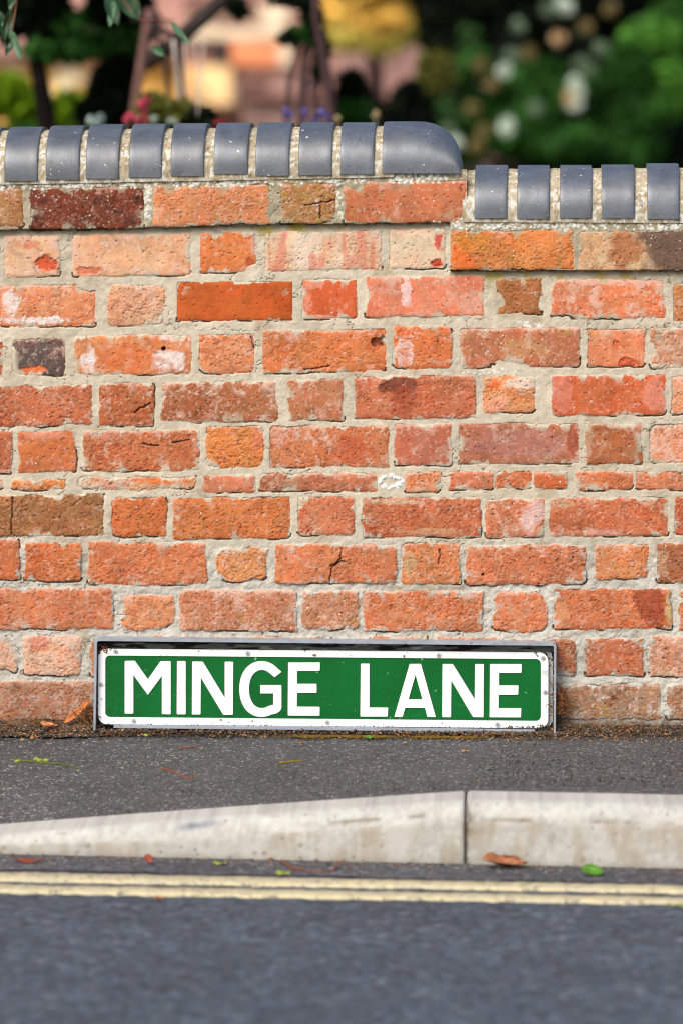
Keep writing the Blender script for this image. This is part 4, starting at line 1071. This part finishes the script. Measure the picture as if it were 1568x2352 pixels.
# dry roots and stems tucked behind the casing's two ends
def tuft(label, x, y, n, seed, spread=.03, hgt=.05):
    r = random.Random(seed); bm = bmesh.new(); base = W(x, y, -.012)
    for i in range(n):
        p = base+Vector((r.uniform(-1, 1)*spread*.5, r.uniform(-.02, .006), r.uniform(0, hgt*.5))); q = [p]
        d = Vector((r.uniform(-1, 1), r.uniform(-.4, .2), r.uniform(-.2, 1.2))).normalized()
        for k in range(4):
            d = (d+Vector((r.uniform(-.5, .5), r.uniform(-.3, .3), r.uniform(-.5, .3)))).normalized(); q.append(q[-1]+d*r.uniform(.004, .009))
        tube_bm(bm, q, r.uniform(.0004, .0009), 4)
    o = bm_obj('dry_stems', bm, m_tuft, None); tag(o, label, 'dry plant stems', kind='stuff'); return o
m_tuft = pmat('dry_stem', tuple(alb((140,92,50))), rough=.8, var=.6, scale=120)
tuft('tangle of dry brown stems at the left end of the sign', 203, 1660, 70, 5, .03, .06)
tuft('tangle of dry brown roots at the right end of the sign', 1290, 1640, 70, 6, .02, .09)
tuft('dry brown stems on the soil at the far left', 60, 1664, 30, 7, .12, .012)
tuft('dry rusty stems on the soil below the right half of the sign', 1130, 1690, 30, 8, .10, .008)
tuft('dry stems on the soil right of the sign', 1400, 1682, 30, 9, .14, .010)

#SECTION_GARDEN
# ------------------------------------------------------------------ the garden and houses behind
def leaf_cloud(n, clumps, size, cols, seed, flat=.0):
    """clumps: (centre, radius(3), weight, shade) ; cols list; leaf-sized bent quads"""
    r = np.random.RandomState(seed)
    wts = np.array([c[2] for c in clumps], float); wts /= wts.sum()
    ci = r.choice(len(clumps), n, p=wts)
    cen = np.array([c[0] for c in clumps])[ci]; rad = np.array([c[1] for c in clumps])[ci]
    u = r.normal(size=(n, 3)); u /= np.linalg.norm(u, axis=1)[:, None]
    rr = r.uniform(.45, 1, n)**.6
    p = cen+u*rad*rr[:, None]
    a = r.normal(size=(n, 3)); a /= np.linalg.norm(a, axis=1)[:, None]
    bb = np.cross(a, r.normal(size=(n, 3))); bb /= np.linalg.norm(bb, axis=1)[:, None]
    s = size*r.uniform(.6, 1.4, n)[:, None]
    q = np.stack([p-a*s, p+bb*s*.45, p+a*s, p-bb*s*.45], 1).reshape(-1, 3)
    f = np.arange(n*4).reshape(n, 4)
    pal = np.array(cols)[np.array([c[3] for c in clumps])[ci]]
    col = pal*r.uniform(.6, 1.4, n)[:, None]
    return mesh_np('crown', q, f, False, col, 'FACE')
m_fol = pmat('foliage', attr='Col', var=.1, scale=20, rough=.6, spec=.12)
m_bark = pmat('dark_bark', (.006, .0045, .004), rough=.95, spec=.03, var=.4, scale=20, bump=.6, bscale=40)
def V3(v): return np.array([v.x, v.y, v.z])
def clump(x, y, dist, rx, ry, wgt=1, shade=0, dep=None):
    k = dist/F; return (V3(B(x, y, dist)), np.array([rx*k, (dep if dep else rx*k), ry*k]), wgt, shade)
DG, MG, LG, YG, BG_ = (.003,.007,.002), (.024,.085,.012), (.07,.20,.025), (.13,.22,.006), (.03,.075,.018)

# right: broad dark evergreen, its lit clumps put into lighter leaf colours
T = 24.0
tree = empty('evergreen_tree', tuple(B(1330, 245, T+.8).to_3d()[:2])+(0,)); tree.location.z = 0
tag(tree, 'large dark evergreen tree with brighter green sprays behind the low end of the wall', 'tree')
cl_ = []
r_ = random.Random(3)
cx0 = B(1330, 245, T)
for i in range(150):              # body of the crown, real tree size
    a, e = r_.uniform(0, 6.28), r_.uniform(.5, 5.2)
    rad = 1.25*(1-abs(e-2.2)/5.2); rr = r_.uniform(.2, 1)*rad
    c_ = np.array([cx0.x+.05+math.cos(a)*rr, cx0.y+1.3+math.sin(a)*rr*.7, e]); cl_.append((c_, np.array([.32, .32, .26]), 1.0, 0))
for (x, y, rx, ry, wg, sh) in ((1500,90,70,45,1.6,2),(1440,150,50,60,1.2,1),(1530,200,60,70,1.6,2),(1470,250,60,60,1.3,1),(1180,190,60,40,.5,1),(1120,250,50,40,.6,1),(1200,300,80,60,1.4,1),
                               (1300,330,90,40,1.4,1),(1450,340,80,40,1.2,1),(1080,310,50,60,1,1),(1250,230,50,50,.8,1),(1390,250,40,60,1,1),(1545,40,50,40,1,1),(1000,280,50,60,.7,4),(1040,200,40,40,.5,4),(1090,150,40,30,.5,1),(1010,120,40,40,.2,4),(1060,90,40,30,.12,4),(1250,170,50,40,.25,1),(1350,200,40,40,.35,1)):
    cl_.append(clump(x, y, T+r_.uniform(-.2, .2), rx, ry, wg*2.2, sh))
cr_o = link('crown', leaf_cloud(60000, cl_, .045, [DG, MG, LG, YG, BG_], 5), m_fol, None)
for v_ in [cr_o]: v_.parent = tree; v_.matrix_parent_inverse = tree.matrix_world.inverted() if False else v_.matrix_parent_inverse; v_.location = -tree.location
bm = bmesh.new(); tube_bm(bm, [Vector((0, .3, -.1)), Vector((.03, .32, 1.5)), Vector((-.02, .3, 3)), Vector((.0, .3, 4.8))], [.16, .12, .08, .02], 10)
for k in range(9):
    z = 1+k*.4; a = k*2.4; tube_bm(bm, [Vector((0, .3, z)), Vector((math.cos(a)*.4, .3+math.sin(a)*.4, z+.25)), Vector((math.cos(a)*.9, .3+math.sin(a)*.9, z+.35))], [.04, .025, .008], 6)
bm_obj('trunk', bm, m_bark, tree)
# added leaf clumps, their pale colours standing in for bokeh glints and sky gaps
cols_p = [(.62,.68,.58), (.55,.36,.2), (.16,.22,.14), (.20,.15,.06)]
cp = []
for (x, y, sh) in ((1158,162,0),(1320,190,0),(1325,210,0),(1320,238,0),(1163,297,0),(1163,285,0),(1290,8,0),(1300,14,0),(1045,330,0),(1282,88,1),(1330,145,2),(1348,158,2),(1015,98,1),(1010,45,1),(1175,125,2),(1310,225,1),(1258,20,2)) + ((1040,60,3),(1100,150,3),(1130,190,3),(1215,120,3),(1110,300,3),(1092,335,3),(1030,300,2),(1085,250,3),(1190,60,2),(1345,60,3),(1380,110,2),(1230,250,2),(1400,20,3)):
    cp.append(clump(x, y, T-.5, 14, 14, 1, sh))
o = link('glint_stand_ins', leaf_cloud(5600, cp, .018, cols_p, 9), m_fol, tree); o.location = -tree.location

# left: two dark garden trees
T = 14.5
def small_tree(name, label, px_path, rad, dist, clumps, n, seed, leafsize=.03):
    base = B(px_path[0][0], 245, dist); root = empty(name, (base.x, base.y, 0)); tag(root, label, 'tree')
    bm = bmesh.new(); pts = [Vector((base.x, base.y, -.1))]+[B(x, y, dist) for x, y in px_path]
    tube_bm(bm, pts, [rad*1.15]+[rad*(1-.12*i) for i in range(len(px_path))], 10)
    top = pts[-1]
    for k in range(6):
        a = k*1.2+seed; tube_bm(bm, [top-Vector((0, 0, .2)), top+Vector((math.cos(a)*.3, math.sin(a)*.3, .25)), top+Vector((math.cos(a)*.7, math.sin(a)*.7, .5))], [rad*.5, rad*.3, rad*.1], 6)
    t = bm_obj('trunk', bm, m_bark, root, smooth=True); t.location = -root.location
    c_ = link('crown', leaf_cloud(n, clumps, leafsize, [DG, MG, LG, YG, BG_], seed), m_fol, root); c_.location = -root.location
    return root
def upper(x, dist, seed, w_=.7, z0=1.75, z1=3.2):
    r = random.Random(seed); p = B(x, 245, dist); out = []
    for i in range(26):
        a = r.uniform(0, 6.28); q = r.uniform(.1, 1)*w_; out.append((np.array([p.x+math.cos(a)*q, p.y+math.sin(a)*q, r.uniform(z0, z1)]), np.array([.24, .24, .2]), 1, r.choice([0, 0, 1, 4])))
    return out
cl1 = upper(90, T, 1)
for (x, y, rx, ry, wg, sh) in ((60,20,60,34,1.2,0),(20,0,40,30,.8,0),(130,20,30,40,.5,0),(120,112,60,18,.8,1),(110,70,36,40,.6,0),(150,60,30,26,.5,1),(100,10,40,30,1.0,0),(105,110,30,24,.35,1),(20,60,22,40,.3,0)): cl1.append(clump(x, y, T, rx, ry, wg*2, sh))
small_tree('garden_tree', 'dark slim trunked garden tree at the far left behind the wall', [(112,330),(104,250),(84,140),(66,40),(60,-80)], .033, T, cl1, 16000, 3)
T2 = 15.5
cl2 = upper(250, T2, 2)
for (x, y, rx, ry, wg, sh) in ((225,100,46,26,.9,1),(170,114,36,18,.6,1),(200,40,20,20,.1,1),(300,100,34,30,.6,1),(320,20,26,30,.8,0),(250,20,46,36,1.0,0),(340,60,20,30,.3,0),(270,90,36,36,.5,4),(255,200,45,55,1.6,0),(240,255,55,45,1.4,0),(285,160,26,50,.8,0),(215,262,40,26,.7,0),(260,30,40,30,.5,0),(300,20,26,40,.4,0)): cl2.append(clump(x, y, T2, rx, ry, wg*2.4, sh))
small_tree('garden_tree', 'second dark garden tree, dense and nearly black, left of the rusty leaning post', [(250,330),(252,240),(256,120),(250,0),(246,-90)], .05, T2, cl2, 26000, 4)
# bright shrub
sh_ = empty('shrub', (B(70, 245, 17).x, B(70, 245, 17).y, 0)); tag(sh_, 'bright yellow green shrub behind the far left of the wall', 'shrub')
cs_ = [clump(20, 215, 17, 46, 40, 1, 3), clump(60, 250, 17, 46, 40, 1, 3), clump(150, 262, 17, 42, 44, 1, 3), clump(-50, 230, 17, 60, 50, 1, 3), clump(60, 400, 17, 130, 120, 2, 1), clump(0, 600, 17, 130, 150, 1, 1)]
o = link('foliage', leaf_cloud(9000, cs_, .035, [DG, MG, LG, YG, BG_], 12), m_fol, sh_); o.location = -sh_.location
bm = bmesh.new()
for k in range(5): tube_bm(bm, [Vector((.02*k, 0, -.05)), Vector((.1*(k-2), .02*k, .6)), Vector((.16*(k-2), .03*k, 1.1))], [.02, .014, .006], 6)
bm_obj('stem', bm, m_bark, sh_)
# low olive shrub and dark bush at right of centre
def bush(label, items, dist, n, seed, size=.03):
    c0 = B(items[0][0], 245, dist); root = empty('shrub', (c0.x, c0.y, 0)); tag(root, label, 'shrub')
    o = link('foliage', leaf_cloud(n, [clump(x, y, dist, rx, ry, wg, s) for x, y, rx, ry, wg, s in items], size, [DG, MG, LG, YG, (.10,.10,.02)], seed), m_fol, root); o.location = -root.location
    bm = bmesh.new()
    for k in range(4): tube_bm(bm, [Vector((.03*k-.05, 0, -.05)), Vector((.05*(k-2), .02*k, .6)), Vector((.1*(k-2), .03*k, 1.12))], [.02, .014, .006], 6)
    bm_obj('stem', bm, m_bark, root); return root
bush('dark green pointed bush right of the bare stems', [(805,215,26,50,1,0),(812,262,40,30,1,1),(800,340,60,80,1,0)], 16, 3500, 13)
bush('low olive shrub between the red and purple flowers', [(385,262,60,22,1,4),(440,275,50,18,1,0),(350,250,30,20,.6,4),(400,360,110,80,2,0)], 13, 4500, 14)
bush('dark twiggy bush against the dark evergreen', [(945,230,40,40,1,0),(935,270,60,24,1,0),(1000,160,34,50,.8,4),(1005,60,40,60,.9,0),(1000,-10,60,40,.8,0),(930,380,100,90,1.4,0)], 20, 9000, 15, .04)
# autumn yellow tree
yt = empty('yellow_tree', (B(850, 245, 29).x, B(850, 245, 29).y, 0)); tag(yt, 'tree with golden yellow leaves above the pinkish wall', 'tree')
YE = [(.90,.60,.14), (.55,.45,.10), (.30,.28,.05), (.7,.45,.15)]
cy = [clump(790,20,29,70,45,1.4,0), clump(870,40,29,80,45,1.4,0), clump(925,50,29,36,50,.8,1), clump(760,60,29,30,30,.5,2), clump(830,60,29,30,16,.5,2), clump(840,-30,29,120,50,2,0), clump(800,85,29,60,26,.5,1), clump(880,95,29,50,26,.4,1), clump(930,20,29,40,50,.5,2), clump(860,-150,29,200,110,2.5,0), clump(860,-330,29,150,110,1.5,0)]
o = link('crown', leaf_cloud(16000, cy, .05, YE, 22), m_fol, yt); o.location = -yt.location
bm = bmesh.new(); tube_bm(bm, [Vector((0, .3, -.1)), Vector((.02, .3, 1.0)), Vector((0, .25, 2.4))], [.08, .06, .02], 8)
bm_obj('trunk', bm, m_bark, yt)

# house: gabled brick front with pale bands, ochre rendered wing with tiled roof
house = empty('brick_house', (B(600, 245, 34).x, B(600, 245, 34).y, 0))
tag(house, 'distant house of mauve brick with cream bands and an ochre rendered wing', 'house')
def hpart(name, rects, dist, depth, mat, parent=None):
    bm = bmesh.new()
    for (x0, y0, x1, y1) in rects:
        p0 = W(x0, y1, dist-9); p1 = W(x1, y0, dist-9)
        box(bm, (p0.x, p0.y, p0.z), (p1.x, p0.y+depth, p1.z))
    o = bm_obj(name, bm, mat, None)
    for v in o.data.vertices: v.co -= house.location
    o.parent = parent or house; return o
KB = 1.25
def hm(name, c, **k):
    k['var'] = k.get('var', .1)*2.2
    return pmat(name, tuple(alb(c, KB)), rough=.9, scale=4.5, speck=[(3.2, .56, .66, tuple(alb(c, KB*.55)))], **k)
m_mauve = hm('mauve_brick', (156,114,102), var=.12); m_ochre = hm('ochre_render', (250,190,100), var=.2); m_cream = hm('cream_stone', (236,212,182), var=.06)
m_orange = hm('orange_brick', (240,150,104), var=.1); m_tile = hm('pinkish_roof_tile', (166,124,112), var=.12); m_dk = pmat('dark_glass', (.05,.035,.035), rough=.2); m_rose = hm('rose_render', (152,118,110), var=.1)
hpart('wall', [(-900, 118, 560, 900)], 34.6, 4, m_ochre)
hpart('gable_wall', [(425, -700, 768, 900)], 34.1, 4.5, m_mauve)
# roof of the wing as a slope
bm = bmesh.new(); p0, p1 = W(-920, 120, 25.4), W(430, 120, 25.4)
vs = [bm.verts.new(v) for v in ((p0.x, p0.y, p0.z), (p1.x, p1.y, p1.z), (p1.x, p1.y+2.4, p1.z+2.2), (p0.x, p0.y+2.4, p0.z+2.2), (p0.x, p0.y+.05, p0.z-.08), (p1.x, p1.y+.05, p1.z-.08), (p1.x, p1.y+2.4, p1.z+2.1), (p0.x, p0.y+2.4, p0.z+2.1))]
for f in ((0,1,2,3),(7,6,5,4),(0,4,5,1),(1,5,6,2),(2,6,7,3),(3,7,4,0)): bm.faces.new([vs[i] for i in f])
o = bm_obj('roof', bm, m_tile)
for v in o.data.vertices: v.co -= house.location
o.parent = house
hpart('stone_band', [(425,36,770,42),(425,64,652,88),(440,58,500,66),(425,150,470,156)], 34.06, .03, m_cream)
hpart('brick_panel', [(533,92,640,150)], 34.05, .04, m_orange)
hpart('quoin', [(640,92,668,150)], 34.05, .04, m_cream)
wn = hpart('window', [(600,6,660,62)], 34.05, .04, m_cream)
hpart('window', [(482,98,530,142)], 34.05, .04, m_dk)
hpart('window', [(500,178,545,258)], 34.0, .06, m_cream)
hpart('door', [(412,150,438,240)], 34.0, .06, hm('amber_door', (255,176,84), var=.1))
hpart('porch_wall', [(438,150,530,246)], 33.9, .3, hm('pale_ochre_render', (246,208,150), var=.25))
m_patch = hm('pale_streak_render', (255,232,190), var=.08)  # paler streaks on the ochre wall
for rc_ in [(2,150,22,214),(24,134,46,190),(128,152,160,226),(160,140,196,190),(205,176,232,226)]: hpart('render_patch', [rc_], 34.55, .03, m_patch if rc_[0] != 205 else hm('bare_brown_render', (170,140,104)))
m_dmb = hm('dark_mauve_brick', (104,76,74))
for rc_ in [(425,108,533,116),(640,160,768,168),(560,186,640,192),(425,10,600,18),(668,100,768,106)]: hpart('brick_course', [rc_], 34.05, .05, m_dmb)
hpart('canopy', [(420,238,560,248)], 33.7, .5, hm('brown_timber', (120,86,72), var=.1))
# low rose-coloured outbuilding with shallow roof
ob = empty('outbuilding', (B(700, 245, 31).x, B(700, 245, 31).y, 0)); tag(ob, 'low rose coloured outbuilding in front of the mauve brick house', 'outbuilding')
def opart(name, rects, dist, depth, mat):
    o = hpart(name, rects, dist, depth, mat, ob)
    for v in o.data.vertices: v.co += house.location-ob.location
opart('wall', [(560, 222, 1400, 560)], 31.0, 3, m_rose)
opart('fascia', [(552, 214, 1410, 224)], 30.9, 3.2, hm('mauve_timber', (150,104,100), var=.1))
opart('parapet_wall', [(620, 172, 700, 214)], 31.2, 2, hm('grey_pink_render', (160,126,116), var=.1))
gw = empty('garden_wall', (B(900, 245, 33).x, B(900, 245, 33).y, 0)); tag(gw, 'pinkish rendered wall below the yellow tree', 'wall')
o = hpart('rendered_face', [(768, 108, 1500, 700)], 33.0, .3, m_rose, gw)
for v in o.data.vertices: v.co += house.location-gw.location
# far dark wood closing the view, made tall to darken the coping's reflections
cw = []
r_ = random.Random(11); pc = B(784, 245, 60)
for i in range(420): cw.append((np.array([pc.x+r_.uniform(-26, 26), pc.y+r_.uniform(0, 5), r_.uniform(0, 20)]), np.array([1.9, 1.3, 1.6]), 1, r_.choice([0, 0, 1])))
me = leaf_cloud(60000, cw, .30, [DG, MG, LG, YG, BG_], 41)
o = link('distant_trees', me, m_fol); tag(o, 'dark wood far behind the houses', kind='stuff')

# rusty leaning post with a dark roof beam (old garden arbour)
m_rust = pmat('rusty_brown_post', tuple(alb((120,84,78))), rough=.8, var=.2, scale=20)
m_dark = pmat('dark_stained_timber', (.022, .014, .012), rough=.8, var=.3, scale=20)
ab = empty('garden_arbour', (B(320, 245, 14).x, B(320, 245, 14).y, 0)); tag(ab, 'old garden arbour with a leaning rusty post and a dark diagonal beam', 'arbour')
def tube_part(name, paths, rad, mat, root, dist=None, seg=8):
    bm = bmesh.new()
    for pth in paths:
        pts = [B(x, y, dist) for x, y in pth]
        if pts[0].z > 0 and name in ('post', 'stem'): pass
        tube_bm(bm, pts, rad, seg)
    o = bm_obj(name, bm, mat, None, smooth=True)
    for v in o.data.vertices: v.co -= root.location
    o.parent = root; return o
tube_part('post', [[(120,1650),(304,290),(316,200),(336,70),(345,20)]], .014, m_rust, ab, 14)
tube_part('beam', [[(330,150),(400,98),(460,45),(530,-20),(620,-110)]], .025, m_dark, ab, 14.2)
tube_part('brace', [[(350,20),(356,60),(372,110),(380,150),(392,290),(430,1650)]], .008, m_dark, ab, 14.1)
tube_part('brace', [[(348,70),(372,66),(398,80),(412,120),(420,290),(440,1650)]], .011, m_dark, ab, 14.15)
tube_part('cross_bar', [[(300,44),(350,46),(400,50)]], .004, m_dark, ab, 13.9)
# bare bundled stems
bs = empty('climbing_rose', (B(720, 245, 14).x, B(720, 245, 14).y, 0)); tag(bs, 'tall bare brown rose stems tied in a bundle in the middle', 'climbing plant')
rb = random.Random(2)
m_stem = pmat('purple_brown_stem', tuple(alb((84,58,58))), rough=.8, var=.3, scale=20)
for (x0, x1, xt) in ((686,690,716),(696,700,722),(704,694,712),(764,752,726),(772,758,730),(748,744,722),(655,668,706),(728,726,720)):
    tube_part('stem', [[(x0+rb.uniform(-3, 3), 1600), (x0, 285), (x1, 170), ((x1+xt)/2+rb.uniform(-4, 4), 100), (xt, 40), (xt+rb.uniform(-20, 20), -60)]], rb.uniform(.005, .009), m_stem, bs, 14+rb.uniform(-.1, .1), 6)
o = link('foliage', leaf_cloud(330, [clump(738,130,14,14,60,1,0), clump(718,40,14,22,30,1,0), clump(668,85,14,20,14,.5,0), clump(690,0,14,44,16,.9,0), clump(545,18,14,18,26,.6,0), clump(688,78,14,18,12,.5,1), clump(640,-6,14,30,10,.4,0)], .03, [DG, MG, LG, YG, BG_], 17), m_fol, bs); o.location = -bs.location
# thin pale stalks
gs = empty('pampas_grass', (B(450, 245, 13).x, B(450, 245, 13).y, 0)); tag(gs, 'tall thin pale grass stalks behind the wall', 'ornamental grass')
m_pale = pmat('pale_stalk', tuple(alb((196,180,166))), rough=.8)
for x0, xt in ((412,400),(430,425),(452,470),(440,450),(425,395)):
    tube_part('stalk', [[(x0, 1500), (x0, 280), ((x0+xt)/2, 180), (xt, 90)]], .0028, m_pale, gs, 13+rb.uniform(-.2, .2), 5)

# flowers just behind the wall
def flower_head(items, dist, mat, root, name='flower_head', seed=0):
    r = np.random.RandomState(seed)
    for (x, y, s) in items:
        c_ = B(x, y, dist)
        bm = bmesh.new()
        for k in range(26):
            u = Vector(r.normal(size=3)).normalized(); p = c_+u*s*.8
            a = u.cross(Vector(r.normal(size=3))).normalized(); b_ = u.cross(a)
            vs = [bm.verts.new(p+(a*math.cos(t)+b_*math.sin(t))*s*.42+u*(.1*s*math.cos(2*t))) for t in np.linspace(0, 6.28, 6, endpoint=False)]
            bm.faces.new(vs)
        tube_bm(bm, [c_, c_-Vector((0, 0, .25))], .002, 5)
        o = bm_obj(name, bm, mat, None)
        for v in o.data.vertices: v.co -= root.location
        o.parent = root
def flowers(label, items, dist, rgb, seed, cat='flowers'):
    c0 = B(items[0][0], 300, dist); root = empty('flowering_plant', (c0.x, c0.y, 0)); tag(root, label, cat)
    m = pmat('petals', rgb, rough=.6, var=.2, scale=30)
    flower_head(items, dist, m, root, seed=seed)
    xs2 = [i[0] for i in items]
    o = link('foliage', leaf_cloud(900, [clump(sum(xs2)/len(xs2), 330, dist, 50, 40, 1, 0), clump(sum(xs2)/len(xs2), 500, dist, 60, 180, 2, 0)], .02, [DG, MG, LG, YG, BG_], seed), m_fol, root); o.location = -root.location
    return root
flowers('cluster of crimson pink flowers beside the rusty post', [(300,268,.016),(316,275,.016),(325,238,.014),(338,228,.012),(290,275,.012),(330,245,.011)], 12, tuple(alb((186,60,84))), 51)
flowers('small dark red flower low behind the wall', [(500,282,.012),(512,284,.012)], 12, tuple(alb((150,20,40))), 52)
flowers('violet blue flowers at the foot of the bare stems', [(655,255,.013),(668,262,.010),(700,255,.012),(738,258,.013),(724,272,.012),(752,266,.010)], 12, tuple(alb((104,92,158))), 53)
flowers('soft white flowers left of the crimson ones', [(210,276,.015),(230,272,.015),(222,282,.014)], 12.5, tuple(alb((170,190,180))), 54)
flowers('small pale greenish flowers right of the crimson ones', [(392,280,.013),(354,272,.010),(402,284,.012)], 12.5, tuple(alb((170,186,170))), 55)
flowers('small yellow and white flowers right of the violet ones', [(775,272,.010),(862,262,.012)], 12.5, tuple(alb((190,170,120))), 56)

# leafy branch hanging near the wall, top left
m_hl = pmat('hanging_leaf_dark', tuple(alb((30,66,22))), rough=.4, var=.3, scale=40, spec=.5)
m_hp = pmat('hanging_leaf_pale', tuple(alb((84,124,88))), rough=.4, var=.25, scale=40, spec=.5)
def hang(label, twigs, leaves, dist):
    c0 = B(twigs[0][0][0], twigs[0][0][1], dist); root = empty('hanging_branch', tuple(c0)); tag(root, label, 'branch')
    for t in twigs: tube_part('twig', [t], .0016, m_tb, root, dist, 6)
    for i, (xa, ya, xb, yb, w_, m) in enumerate(leaves):
        pa, pb = B(xa, ya, dist), B(xb, yb, dist); L = (pb-pa).length
        me = leaf_mesh(L, w_*dist/F, .15, .35, seed=i)
        o = link('leaf', me, m); d = (pb-pa).normalized()
        nrm = (CAM-pa).normalized(); nrm = (nrm+Vector((.35*math.sin(i*2.1), 0, .4*math.cos(i*1.7)))).normalized()
        yv = nrm.cross(d).normalized(); zv = d.cross(yv)
        from mathutils import Matrix
        M = Matrix((d, yv, zv)).transposed().to_4x4(); M.translation = (pa+pb)/2-root.location
        o.parent = root; o.matrix_local = M
hang('leafy branch tip hanging into the top left corner above the wall', [[(60,-60),(40,-10),(26,26),(14,60)],[(40,-10),(30,60),(22,90)]],
     [(0,26,14,92,22,m_hl),(24,22,8,98,24,m_hl),(26,68,49,136,21,m_hp),(24,90,14,128,15,m_hl),(-6,26,4,60,16,m_hp),(34,-20,22,24,20,m_hl)], 9.85)
hang('leafy branch hanging at the top between the dark tree and the beam', [[(230,-60),(258,-20),(290,10),(322,44),(392,48)]],
     [(246,-10,272,58,30,m_hl),(270,-14,318,46,34,m_hl),(262,0,252,62,18,m_hp),(300,-16,322,40,24,m_hl),(391,48,438,106,15,m_hp),(352,104,380,128,20,m_hp)], 10.3)
